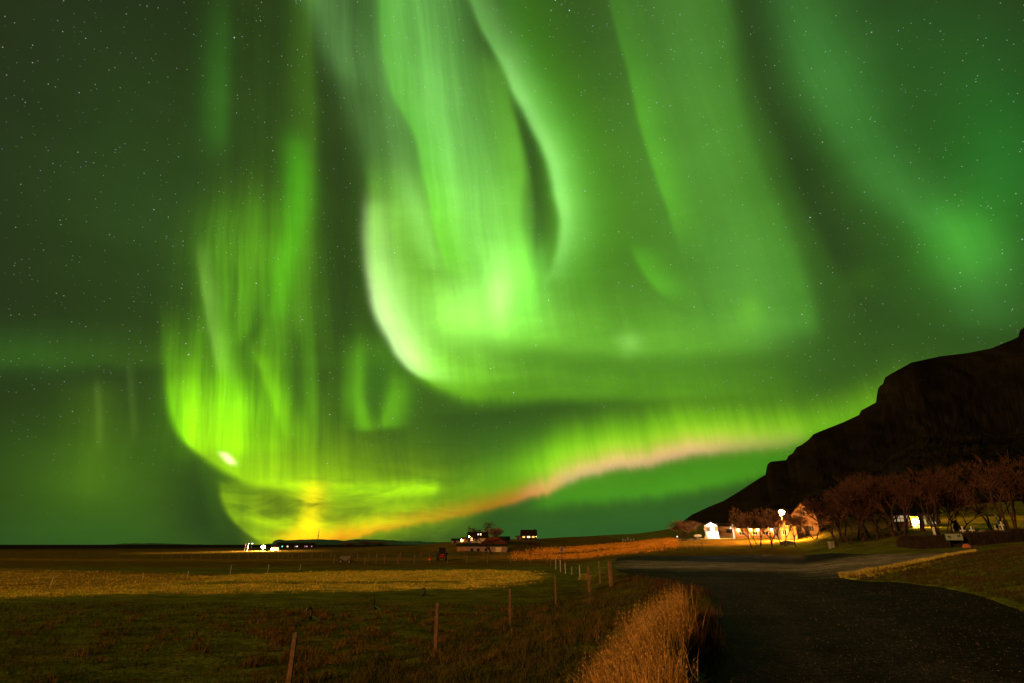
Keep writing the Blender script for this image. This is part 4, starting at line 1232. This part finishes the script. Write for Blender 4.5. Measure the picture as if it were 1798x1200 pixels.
# --- hedge of bare twigs round the graveyard, sign, stone
def hedge():
    pts = [(1584, 52.0), (1590, 51.0), (1610, 50.3), (1640, 50.0), (1680, 49.8), (1720, 50.2), (1760, 51), (1820, 52.5), (1900, 54), (2050, 56)]
    P = [G(p, d) for p, d in pts]
    o = P[0].copy()
    t = thing("hedge", o, "long low hedge of dark bare twigs in front of the graveyard", "hedge")
    rnd = random.Random(3)
    m = MB(); n = 10; rows = []
    samples = []
    for a in range(len(P) - 1):
        for s in range(14): samples.append(P[a].lerp(P[a + 1], s / 14))
    samples.append(P[-1])
    vs = []
    for i, c in enumerate(samples):
        c = Vector((c.x, c.y, hz(c.x, c.y)))
        e = min(1.0, .55 + i / 14 * .5)
        h = (1.08 + .06 * math.sin(i * .5) + rnd.uniform(-.05, .05)) * e
        for j in range(n):
            u = j / (n - 1)
            ang = math.pi * (1 - u)
            yy = -.62 * math.cos(math.pi * u) * .9; zz = h * min(1, 1.25 * math.sin(math.pi * u) ** .6) - .1
            vs.append(c - o + Vector((rnd.uniform(-.06, .06), yy + rnd.uniform(-.06, .06), zz + rnd.uniform(-.05, .05) * (0 < j < n - 1))))
        samples[i] = (c, h)
    fs = []
    for i in range(len(samples) - 1):
        for j in range(n - 1):
            q = i * n + j
            fs.append((q, q + n, q + n + 1, q + 1))
    fs.append(tuple(range(n)))
    m.add(vs, fs)
    m.build("core", material("dark_hedge_litter", (.02, .012, .007), .95, .5, 3, .5, 12), t)
    tw = MB()
    for i in range(14000):
        a = rnd.random() * (len(samples) - 1.001); i0 = int(a)
        c, h = samples[i0]; c2, _ = samples[i0 + 1]
        b = c.lerp(c2, a - i0) - o
        u = rnd.random()
        p = b + Vector((0, -.64 * math.cos(math.pi * u), h * min(1, 1.25 * math.sin(math.pi * u) ** .6) - .1))
        p.z += rnd.uniform(-.1, .02)
        d = Vector((rnd.uniform(-.7, .7), -.5 * math.cos(math.pi * u) + rnd.uniform(-.3, .3), rnd.uniform(.1, 1))).normalized() * rnd.uniform(.08, .26)
        wv = Vector((rnd.uniform(-1, 1), rnd.uniform(-1, 1), 0)).normalized() * .011
        tw.add([p - wv, p + wv, p + d], [(0, 1, 2)])
    tw.build("twigs", material("hedge_twigs", (.042, .022, .012), .9, .5, 1.5), t)


hedge()
g = G(1681, 48.6)
t = thing("notice_board", (g.x, g.y, g.z), "pale greenish notice board standing in front of the graveyard hedge", "sign")
MB().box(-.74, .74, -.03, .03, .62, 1.16).build("board", M_SIGN, t)
for x in (-.66, .66): MB().box(x - .04, x + .04, .032, .11, -.2, 1.2).build("leg", M_DARKWOOD, t)
MB().box(-.60, -.34, -.038, -.033, .86, .98).box(-.56, -.30, -.038, -.033, .78, .83).build("print", M_SIGNMARK, t)
MB().box(.30, .40, -.038, -.033, .84, 1.04).box(.44, .56, -.038, -.033, .90, 1.08).build("print", M_SIGNMARK, t)
g = G(1698, 48.0)
t = tag(MB().ball((0, 0, .05), .34, 1.1, .7, .8, 12, 8, .08).build("stone", M_REDSTONE, None), "rust red stone lying at the foot of the hedge by the notice board", "stone")
t.location = g


# --- graveyard
def cross(px, D, h, arm, label, zarm=.62, thick=.05, mat=M_WHITE, rz=0.0, tilt=0.0):
    g = G(px, D)
    t = thing("grave_cross", (g.x, g.y, g.z + .0), label, "cross", "crosses in the graveyard", rz)
    t.rotation_euler = (0, R(tilt), rz)
    MB().box(-thick, thick, -thick * .7, thick * .7, -.15, h).build("upright", mat, t)
    m = MB().box(-arm, -thick, -thick * .68, thick * .68, h * zarm - thick, h * zarm + thick).box(thick, arm, -thick * .68, thick * .68, h * zarm - thick, h * zarm + thick)
    for s in (-1, 1): m.ball((s * arm, 0, h * zarm), thick * 1.5, 1, .6, 1, 8, 6)
    m.build("crossbar", mat, t)


cross(1694, 55, 1.0, .24, "white cross with rounded arms just behind the notice board", .58)
cross(1710, 55, .98, .24, "white cross with rounded arms standing alone right of the notice board", .62)
cross(1752, 56, .95, .13, "slim yellow lit cross with short arms near the hedge, left of the many-stemmed tree", .60, .045, M_CREAM)
cross(1763, 60, 1.12, .22, "white cross in front of the tall white stone left of the many-stemmed tree", .66)
cross(1675, 62, 1.35, .24, "narrow cross with white arms between the leaning yellow lit trees", .62, .05, M_WHITE)
for px, D, w_, h_, mt, lb in ((1680, 63, .30, 1.15, M_DARKWOOD, "dark upright headstone between the leaning yellow lit trees"),
                              (1757, 62, .07, 1.75, M_WHITE, "tall narrow white headstone behind the cross by the timber frame"),
                              (1643, 56, .08, .95, M_WHITE, "thin white marker post behind the hedge left of the rust brown tree"),
                              (1770, 63, .22, 1.2, M_DARKWOOD, "dark headstone left of the many-stemmed tree")):
    g = G(px, D)
    t = thing("headstone", g, lb, "headstone")
    MB().prism([(-w_, -.1), (w_, -.1), (w_, h_ * .9), (w_ * .5, h_), (-w_ * .5, h_), (-w_, h_ * .9)], -.06, .06).build("slab", mt, t)
    MB().box(-w_ - .06, w_ + .06, -.12, .12, -.1, .08).build("foot", M_STONE, t)
g = G(1752, 63)
t = thing("timber_frame", g, "dark square timber bell frame in the graveyard behind the white crosses", "frame")
for x in (-.72, .72): MB().box(x - .06, x + .06, -.06, .06, -.2, 1.62).build("leg", M_DARKWOOD, t)
MB().box(-.86, .86, -.05, .05, 1.62, 1.74).build("beam", M_DARKWOOD, t)
g = G(1738, 62)
t = thing("dark_pole", g, "short dark pole leaning left of the timber bell frame", "pole")
MB().tube((0, 0, -.2), (-.05, 0, 1.35), .06, .05, 7).build("shaft", M_DARKWOOD, t)
g = G(1727, 60)
t = tag(MB().ball((0, 0, .1), .35, 1.5, .8, .6, 10, 7, .1).build("stone", M_STONE, None), "flat dark stone on the lit grass between the lone cross and the timber frame", "stone")
t.location = g

# --- farm left of the centre
D = 152.0; k = mpp(D)
g = G(838.5, D)
t, wp, rp = house("farmhouse", (g.x, g.y, g.z - .1), 35 * k, 7, 9.5 * k, 9 * k, "farmhouse with dark roof, two small lit roof windows and orange lit wall", "house", M_CREAM, M_DARKROOF, 'x', .3)
def fx(px): return (px - 838.5) * k
window(t, fx(826.3), fx(829.8), .55, 1.45, 0, E_HOT, M_WHITE, 0)
window(t, fx(834), fx(837), .6, 1.3, 0, M_GLASS_DARK, M_WHITE, 0)
for px, mt in ((839.3, E_WHITEWIN), (843.6, E_HOT)):
    kk = (9 * k) / 3.5
    y = 1.35; z = 9.5 * k + y * kk + .15
    f = MB().box(fx(px) - .26, fx(px) + .26, y - .14, y + .25, z - .35, z + .45).build("roof_window", M_DARKROOF, t)
    MB().box(fx(px) - .17, fx(px) + .17, y - .18, y - .145, z - .26, z + .36).build("pane", mt, f)
MB().box(fx(848), fx(850), 3.2, 3.9, 18 * k, 22 * k).build("chimney", M_CONCRETE, rp)
wall_lamp(t, fx(823.5), -.02, 1.75, .12, E_EAVES)
g2 = G(815, D - 1)
t, wp, rp = house("porch_annex", (g2.x, g2.y, g2.z - .1), 11 * k, 4, 6.2 * k, .25, "low lit annex at the left end of the farmhouse", "annex", M_CREAM, M_DARKROOF, 'x', .1)
MB().box(-.2, .55, -.04, .02, 0, .85).build("door", M_TIMBER, t)
wall_lamp(t, -5.0 * k, -.02, .62, .12, glow("annex_lamp", (1.0, .5, .16), 260.0))
g2 = G(800, D + 2)
t, wp, rp = house("garden_shed", (g2.x, g2.y, g2.z - .4), 15 * k, 4, 1.1, .4, "low grey shed left of the farmhouse annex", "shed", M_STONE, M_DARKROOF, 'x', .15)
MB().box(-.6, .1, -.04, .02, 0, 1.0).build("door", M_DARKWOOD, t)

D = 119.0; k = mpp(D)
g = G(846, D)
t, wp, rp = house("barn", (g.x, g.y, g.z - .3), 87 * k, 7, 11.5 * k, .35, "long low white barn with cream left end behind the dark bare tree", "barn", M_BARNWALL, M_DARKROOF, 'x', .3)
MB().box(-43.5 * k - .01, -26 * k, -.03, 0, -.2, 9.5 * k).build("wall_panel", M_TIMBER, t)
for x in (-2.2, -.8, .9): window(t, x - .3, x + .3, .35, .95, 0, M_GLASS_DARK, M_BARNWALL, 0)
MB().box(3.0, 4.3, -.04, .0, -.1, 1.2).build("door", M_CREAM, t)
g2 = G(866, D + 8)
t, wp, rp = house("byre", (g2.x, g2.y, g2.z - 1.0), 52 * mpp(127), 8, 15 * k, 15 * k, "byre with a rust red hipped roof rising behind the white barn", "barn", M_CREAM, M_REDROOF, 'x', .3, 0, None, 2.6)
window(t, 1.0, 1.6, .8, 1.4, 0, M_GLASS_DARK, M_WHITE, 0)
g2 = G(882, 165)
t, wp, rp = house("black_shed", (g2.x, g2.y, g2.z), 26 * mpp(165), 6, 1.0, .7, "plain black shed on the skyline between the two lit houses", "shed", M_DARKWOOD, M_DARKROOF, 'x', .2)
MB().box(-.5, .5, -.04, .02, 0, .9).build("door", M_DARKWOOD, t)

D = 190.0; k = mpp(D)
g = G(928.5, D)
t, wp, rp = house("hill_house", (g.x, g.y, g.z), 28 * k, 6.5, 7.5 * k, 8.5 * k, "dark house on the skyline with three bright orange windows in a row", "house", M_DARKWOOD, M_DARKROOF, 'x', .25)
for px, w_, mt in ((919.7, 4.2, E_WARM), (928.2, 5.0, E_HOT), (936.3, 4.2, E_WARM)):
    window(t, (px - 928.5 - w_ / 2) * k, (px - 928.5 + w_ / 2) * k, .62, 1.1, 0, mt, M_DARKWOOD, 0)
wall_lamp(t, 13.0 * k, -.02, 1.0, .10, glow("dim_porch_lamp", (1.0, .5, .12), 14.0))
MB().box(10 * k, 11.5 * k, 3.0, 3.5, 15 * k, 18 * k).build("chimney", M_DARKROOF, rp)
g2 = G(910, D + 1)
t, wp, rp = house("lean_to", (g2.x, g2.y, g2.z), 9 * k, 4, 5 * k, .2, "low lean-to at the left of the house with three bright windows", "annex", M_STONE, M_DARKROOF, 'x', .1)
MB().box(-.3, .3, -.04, .02, 0, .85).build("door", M_DARKWOOD, t)

# --- far left: floodlit farm, posts, mast
D = 180.0; k = mpp(D)
g = G(461, D)
t = thing("floodlight", g, "brilliant white yard light on a short pole at the far farm on the left", "floodlight")
MB().tube((0, .3, -.2), (0, .3, 1.7), .07, .06, 8).build("pole", M_BLACKMETAL, t)
MB().ball((0, 0, 1.25), .55, 1, .7, .9, 14, 9).build("lamp", glow("warm_flood_lamp", (1.0, .74, .36), 5000.0), t)
MB().box(-.5, .5, .38, .5, .8, 1.7).build("housing", M_BLACKMETAL, t)
for px, lb in ((429, "tall white gate post, left one of a pair at the far farm"), (433.5, "tall white gate post, right one of a pair at the far farm")):
    g = G(px, D)
    t = thing("tall_post", g, lb, "post")
    MB().tube((0, 0, -.3), (.12, 0, 2.3), .17, .15, 8).build("shaft", M_WHITEPOST, t)
    MB().ball((.12, 0, 2.36), .2, 1, 1, .6, 8, 5).build("cap", M_WHITEPOST, t)
g = G(440, D + 6)
t = thing("yard_lamp", g, "small dim white lamp on a thin pole beside the tall white gate posts", "lamp")
MB().tube((0, 0, -.2), (0, 0, 2.2), .04, .035, 6).build("pole", M_BLACKMETAL, t)
MB().ball((.1, 0, 2.3), .22, 1.5, 1, .6, 8, 6).build("lamp", E_SMALL, t)
g = G(482, D + 4)
t, wp, rp = house("farm_shed", (g.x, g.y, g.z - .2), 13 * k, 5, 1.3, .6, "small lit farm shed right of the brilliant white yard light", "shed", M_CREAM, M_DARKROOF, 'x', .2)
MB().box(-1.1, -.2, -.04, .02, 0, 1.05).build("door", M_CREAM, t)
wall_lamp(t, -.9, -.02, .75, .26, glow("shed_lamp", (1.0, .74, .36), 60.0))
g = G(519, 250); k = mpp(250)
t, wp, rp = house("cowshed", (g.x, g.y, g.z - .1), 62 * k, 8, 6.5 * k, .8, "long dark cowshed with a row of small coloured lights at the far farm", "barn", M_DARKWOOD, M_DARKROOF, 'x', .3)
for px, mt, w_ in ((497, E_GREEN, 1.6), (505.5, E_HOT, 1.8), (518, E_PINK, 1.2), (521, E_WHITEWIN, 2.2), (534, E_PINK, 1.2), (537, E_PINK, 2.0), (545, E_PINK, 1.4)):
    x = (px - 519) * k
    window(t, x - w_ * k / 2, x + w_ * k / 2, .75, 1.2, 0, mt, M_DARKWOOD, 0, fw=.05)
g = G(556, 265)
t = thing("radio_mast", g, "thin dark radio mast against the yellow glow on the left horizon", "mast")
hm = (957 - 929) * mpp(265)
m = MB()
for a in range(3):
    q = Vector((math.cos(a * 2.09), math.sin(a * 2.09), 0))
    m.tube(q * .34 - Vector((0, 0, .3)), q * .08 + Vector((0, 0, hm)), .05, .035, 5)
for i in range(16):
    z0, z1 = hm * i / 16, hm * (i + 1) / 16
    for a in range(3):
        q0 = Vector((math.cos(a * 2.09), math.sin(a * 2.09), 0)) * (.34 - .26 * i / 16); q1 = Vector((math.cos(a * 2.09 + 2.09), math.sin(a * 2.09 + 2.09), 0)) * (.34 - .26 * (i + 1) / 16)
        m.tube(q0 + Vector((0, 0, z0)), q1 + Vector((0, 0, z1)), .025, .025, 4, False)
m.build("lattice", M_BLACKMETAL, t)
MB().tube((0, 0, hm), (0, 0, hm + 1.4), .04, .02, 5).build("aerial", M_BLACKMETAL, t)
MB().ball((0, 0, hm * .72), .34, 1, 1, .6, 9, 6).build("dish", M_BLACKMETAL, t)

# yellow shrub by the corner of the lane
def shrub(px, D, w, h, n, mat, label, name="shrub"):
    g = G(px, D); rnd = random.Random(int(px))
    t = thing(name, g, label, "shrub")
    m = MB()
    for i in range(n):
        a = rnd.uniform(0, 6.28); r = rnd.random() ** .5
        p = Vector((math.cos(a) * w * r, math.sin(a) * w * .6 * r, rnd.uniform(.1, 1) * h * (1 - .5 * r * r)))
        d = Vector((rnd.uniform(-1, 1), rnd.uniform(-1, 1), rnd.uniform(-.2, 1))).normalized() * rnd.uniform(.05, .14)
        s = d.orthogonal().normalized() * .03
        m.add([p - s, p + s, p + d], [(0, 1, 2)])
    m.build("foliage", mat, t)
    st = MB()
    for i in range(9):
        a = i * .7
        st.tube((0, 0, -.1), (math.cos(a) * w * .6, math.sin(a) * w * .4, h * .7), .015, .006, 4, False)
    st.build("stem", M_BARK, t)


shrub(1030, 43, .62, .5, 520, material("yellow_leaves", (.50, .34, .04), .9, .3, 3), "small bright yellow shrub at the corner of the lane behind the corner posts")


# ------------------------------------------------------------------ grasses and stones nobody could count
def blades(name, spots, mat, seed, label=None):
    """spots: (x, y, height, lean_x, lean_y, width)"""
    rnd = random.Random(seed)
    n = len(spots)
    arr = np.array([s for s in spots], float)
    zb = H(arr[:, 0], arr[:, 1])
    v = np.zeros((n, 7, 3)); 
    ang = np.array([rnd.uniform(0, 3.14) for _ in range(n)])
    wx, wy = np.cos(ang) * arr[:, 5] / 2, np.sin(ang) * arr[:, 5] / 2
    for j, (s, wd) in enumerate(((0, 1), (.4, .9), (.75, .65))):
        cxx = arr[:, 0] + arr[:, 3] * s ** 1.8 * arr[:, 2]; cyy = arr[:, 1] + arr[:, 4] * s ** 1.8 * arr[:, 2]
        cz = zb - .03 + arr[:, 2] * s
        v[:, 2 * j] = np.stack([cxx - wx * wd, cyy - wy * wd, cz], -1)
        v[:, 2 * j + 1] = np.stack([cxx + wx * wd, cyy + wy * wd, cz], -1)
    v[:, 6] = np.stack([arr[:, 0] + arr[:, 3] * arr[:, 2], arr[:, 1] + arr[:, 4] * arr[:, 2], zb + arr[:, 2] * (1 - .25 * np.hypot(arr[:, 3], arr[:, 4]))], -1)
    b = np.arange(n)[:, None] * 7
    quads = np.concatenate([b + np.array([0, 1, 3, 2]), b + np.array([2, 3, 5, 4])])
    tris = b + np.array([4, 5, 6])
    me = bpy.data.meshes.new(name)
    me.vertices.add(n * 7); me.vertices.foreach_set('co', v.astype(np.float32).ravel())
    li = np.concatenate([quads.ravel(), tris.ravel()]).astype(np.int32)
    me.loops.add(len(li)); me.loops.foreach_set('vertex_index', li)
    nq, ntr = len(quads), len(tris)
    me.polygons.add(nq + ntr)
    me.polygons.foreach_set('loop_start', np.concatenate([np.arange(nq) * 4, nq * 4 + np.arange(ntr) * 3]).astype(np.int32))
    me.polygons.foreach_set('loop_total', np.concatenate([np.full(nq, 4), np.full(ntr, 3)]).astype(np.int32))
    me.update(calc_edges=True)
    me.materials.append(mat)
    return tag(link_mesh(name, me), kind="stuff")


def grass_mat(name, a, b, scale=1.2):
    mt = material(name, a, .9, .3, scale, col2=b, spec=.15)
    return mt


rnd = random.Random(21)
spots = []
# tall dead grass along the edge of the lane, in clumps
clumps = []
while len(clumps) < 250:
    y = rnd.uniform(4.5, 13.2)
    xe = float(np.interp(y, EDGE_Y, EDGE_X))
    wdt = float(np.interp(y, [4, 8, 11, 13.2], [1.15, .86, .72, .5]))
    x = xe - float(np.interp(y, [4, 8, 13], [.40, .36, .30])) + (rnd.uniform(-.1, .32) if rnd.random() < .25 else 0) - wdt * rnd.random() ** .9
    hh = float(np.interp(y, [4, 8, 11, 13.2], [.88, .88, .92, .80])) * (1 - .45 * ((xe - x) / (wdt + .15)) ** 1.5)
    clumps.append((x, y, hh))
for x, y, hh in clumps:
    hh *= rnd.uniform(.72, 1.12)
    lx_, ly_ = rnd.uniform(-.34, .08), rnd.uniform(-.25, .25)
    for i in range(78):
        a = rnd.uniform(0, 6.28); r = abs(rnd.gauss(0, .10))
        spots.append((x + r * math.cos(a), y + r * math.sin(a), hh * (rnd.uniform(.40, 1.0) if rnd.random() < .85 else rnd.uniform(1.0, 1.28)), lx_ + (rnd.uniform(-.25, .2) if rnd.random() < .88 else rnd.uniform(-.9, .7)) + .8 * r * math.cos(a), ly_ + rnd.uniform(-.25, .25), rnd.uniform(.005, .011)))
blades("dry_grass", spots, grass_mat("dead_straw_grass", (.20, .085, .014), (.74, .38, .08), 3.5), 1)
heads = []
for x, y, hh in clumps:
    for i in range(3):
        heads.append((x + rnd.gauss(0, .12), y + rnd.gauss(0, .12), hh * rnd.uniform(1.0, 1.32), rnd.uniform(-.4, .15), rnd.uniform(-.25, .25), .005))
hs = blades("dry_grass", heads, grass_mat("pale_seed_stems", (.36, .18, .045), (.66, .38, .10), 1.6), 11)
spk = []
for (x, y, h_, lx_, ly_, w_), zh in zip(heads, H([q[0] for q in heads], [q[1] for q in heads])):
    z = zh + h_ * (1 - .25 * math.hypot(lx_, ly_)); tx, ty = x + lx_ * h_, y + ly_ * h_
    for j in range(7):
        spk.append((tx, ty, z, j))
m = MB()
for tx, ty, z, j in spk:
    a = j * 2.4; d = Vector((.028 * math.cos(a) - .012 * j * .3, .028 * math.sin(a), .03))
    p = Vector((tx, ty, z - .022 * j)); sd = Vector((-math.sin(a), math.cos(a), 0)) * .006
    m.add([p - sd, p + sd, p + d], [(0, 1, 2)])
tag(m.build("seed_heads", grass_mat("seed_head_straw", (.34, .17, .045), (.58, .33, .09), 2.0), None), kind="stuff")
# the darker tuft beyond it on the gravel side
spots = []
for _ in range(30):
    y = rnd.uniform(8.5, 14.5); xe = float(np.interp(y, EDGE_Y, EDGE_X)); x = xe + rnd.uniform(-.35, .12)
    for i in range(60):
        a = rnd.uniform(0, 6.28); r = abs(rnd.gauss(0, .16))
        spots.append((x + r * math.cos(a), y + r * math.sin(a), rnd.uniform(.15, .45), rnd.uniform(-.3, .4), rnd.uniform(-.3, .3), rnd.uniform(.006, .014)))
for _ in range(46):
    y = rnd.uniform(18, 30); xe = float(np.interp(y, EDGE_Y, EDGE_X)); x = xe - abs(rnd.gauss(0, .9))
    for i in range(40):
        a = rnd.uniform(0, 6.28); r = abs(rnd.gauss(0, .22))
        spots.append((x + r * math.cos(a), y + r * math.sin(a), rnd.uniform(.1, .34), rnd.uniform(-.4, .4), rnd.uniform(-.3, .3), rnd.uniform(.008, .015)))
blades("dry_grass", spots, grass_mat("rusty_verge_grass", (.05, .024, .007), (.12, .055, .014), 1.6), 2)
# short sward: bank and near field
spots = []
tries = 0
while len(spots) < 62000:
    y = 3.5 + 24 * rnd.random() ** 1.3
    half = y * 1.05 + 2
    xe = float(np.interp(y, EDGE_Y, EDGE_X))
    x = rnd.uniform(-half, xe - .05)
    cl = mnoise.noise(Vector((x * 1.1, y * 1.1, 0))) + .5 * mnoise.noise(Vector((x * 3.1, y * 3.1, 5)))
    if cl < rnd.uniform(-.7, .5): continue
    xf = float(np.interp(y, FENCE_Y, FENCE_X))
    bank = x > xf - 1
    hh = (rnd.uniform(.10, .30) if bank else rnd.uniform(.05, .13)) * (1 + .8 * max(0, cl))
    for i in range(3):
        spots.append((x + rnd.gauss(0, .04), y + rnd.gauss(0, .04), hh * rnd.uniform(.6, 1.1), rnd.uniform(-.9, .9), rnd.uniform(-.8, .8), .006 + .0005 * y))
blades("green_grass", spots, grass_mat("sward_grass", (.035, .042, .007), (.11, .07, .014), .9), 3)
# right-hand bank and its pale crest
spots = []
while len(spots) < 26000:
    px = rnd.uniform(1470, 1900); D = rnd.uniform(13, 38)
    x = (px - 899) / 949 * D
    if mnoise.noise(Vector((x * .9, D * .9, 3))) < rnd.uniform(-.7, .4): continue
    for i in range(3):
        spots.append((x + rnd.gauss(0, .05), D + rnd.gauss(0, .05), rnd.uniform(.07, .2), rnd.uniform(-.8, .8), rnd.uniform(-.8, .8), .008 + .0005 * D))
sd = lot_sd(np.array([q[0] for q in spots]), np.array([q[1] for q in spots]))
spots = [q for q, w in zip(spots, sd) if w > .05]
blades("green_grass", spots, grass_mat("bank_grass", (.025, .024, .005), (.085, .045, .010), .8), 4)
spots = []
cand = [(rnd.uniform(-60, 960), rnd.uniform(29, 60)) for _ in range(90000)]
cand = [((p - 899) / 949 * D, D) for p, D in cand]
cov = ground_cover(np.array([c[0] for c in cand]), np.array([c[1] for c in cand]))[:, 0]
for (x, D), c in zip(cand, cov):     # blades on the bright strip, its lamplight put into their colour
    if len(spots) > 30000: break
    if rnd.random() > (c - .16) / .3 or mnoise.noise(Vector((x * .5, D * 1.1, 9))) + .5 * mnoise.noise(Vector((x * 1.5, D * 2.1, 3))) < rnd.uniform(-.5, .4): continue
    for i in range(4):
        spots.append((x + rnd.gauss(0, .12), D + rnd.gauss(0, .08), rnd.uniform(.05, .15), rnd.uniform(-.6, .6), rnd.uniform(-.5, .5), rnd.uniform(.02, .04)))
blades("lit_strip_grass", spots, grass_mat("lit_strip_yellow", (.42, .25, .03), (.85, .60, .08), .6), 8)
spots = []
cand = [(rnd.uniform(900, 1190), rnd.uniform(84, 165)) for _ in range(26000)]
cand = [((p - 899) / 949 * D, D) for p, D in cand]
cov = ground_cover(np.array([c[0] for c in cand]), np.array([c[1] for c in cand]))[:, 0]
for (x, D), c in zip(cand, cov):     # slope grass below the farm, orange lamplight put into its colour
    if rnd.random() > (c - .12) / .45 or mnoise.noise(Vector((x * .12, D * .2, 2))) + .5 * mnoise.noise(Vector((x * .5, D * .5, 7))) < rnd.uniform(-.5, .45): continue
    for i in range(3):
        spots.append((x + rnd.gauss(0, .3), D + rnd.gauss(0, .2), rnd.uniform(.12, .42), rnd.uniform(-.5, .5), rnd.uniform(-.4, .4), rnd.uniform(.06, .11)))
blades("lit_slope_grass", spots, grass_mat("lit_slope_orange", (.40, .16, .014), (.78, .34, .035), .3), 10)
spots = []
tus = [(rnd.gauss(560, 62), rnd.uniform(13.5, 24)) for _ in range(90)] + [(rnd.uniform(0, 800), rnd.uniform(11, 24)) for _ in range(100)] + [(rnd.uniform(780, 1060), rnd.uniform(12, 26)) for _ in range(60)]
for px, D in tus:
    x = (px - 899) / 949 * D; hh = rnd.uniform(.10, .28)
    for i in range(55):
        a = rnd.uniform(0, 6.28); r = abs(rnd.gauss(0, .16))
        spots.append((x + r * math.cos(a), D + r * math.sin(a), hh * rnd.uniform(.5, 1.2), rnd.uniform(-.7, .6), rnd.uniform(-.6, .6), rnd.uniform(.008, .016)))
blades("dry_grass", spots, grass_mat("rusty_tussocks", (.08, .045, .009), (.24, .125, .022), .7), 9)
spots = []
crest = [(1462, 28.8), (1520, 29.2), (1590, 30.8), (1650, 34.0), (1710, 41.0)]
while len(spots) < 9000:
    u = rnd.random() * 3.999; i0 = int(u); f = u - i0
    px = crest[i0][0] * (1 - f) + crest[i0 + 1][0] * f; D = crest[i0][1] * (1 - f) + crest[i0 + 1][1] * f - rnd.uniform(0, .3 + 1.3 * u / 4)
    x = (px - 899) / 949 * D
    spots.append((x, D, rnd.uniform(.08, .30), rnd.uniform(-.6, .6), rnd.uniform(-.6, .6), rnd.uniform(.014, .024)))
blades("pale_grass", spots, grass_mat("pale_crest_grass", (.34, .25, .04), (.66, .50, .09), 1.0), 5)


def stones():
    rnd = random.Random(5)
    m = MB()
    ys = [4.5 + 26 * rnd.random() ** 1.7 for _ in range(9000)]
    xs = [rnd.uniform(0, y * 1.15) for y in ys]
    X, Y = np.array(xs), np.array(ys)
    ok = lot_sd(X, Y) < -.1
    Z = H(X, Y, False) - .03 + .02 * waves(X, Y, .8)
    for x, y, z in zip(X[ok][:5200], Y[ok][:5200], Z[ok][:5200]):
        r = rnd.uniform(.006, .015) * (1 + .8 * (rnd.random() > .97)) * (.6 + y / 26)
        a = rnd.uniform(0, 6.28); ca, sa = math.cos(a), math.sin(a)
        e = [(r * rnd.uniform(.7, 1.3), 0, 0), (0, r * rnd.uniform(.6, 1.1), 0), (-r * rnd.uniform(.7, 1.3), 0, 0), (0, -r * rnd.uniform(.6, 1.1), 0), (r * .1, 0, r * rnd.uniform(.5, 1.0)), (0, 0, -r * .5)]
        m.add([(x + p[0] * ca - p[1] * sa, y + p[0] * sa + p[1] * ca, z + p[2] + r * .15) for p in e],
              [(0, 1, 4), (1, 2, 4), (2, 3, 4), (3, 0, 4), (1, 0, 5), (2, 1, 5), (3, 2, 5), (0, 3, 5)])
    tag(m.build("gravel_stones", material("loose_gravel_stones", (.012, .010, .008), .9, .5, 14, col2=(.20, .14, .115), spec=.05), None), kind="stuff")


stones()
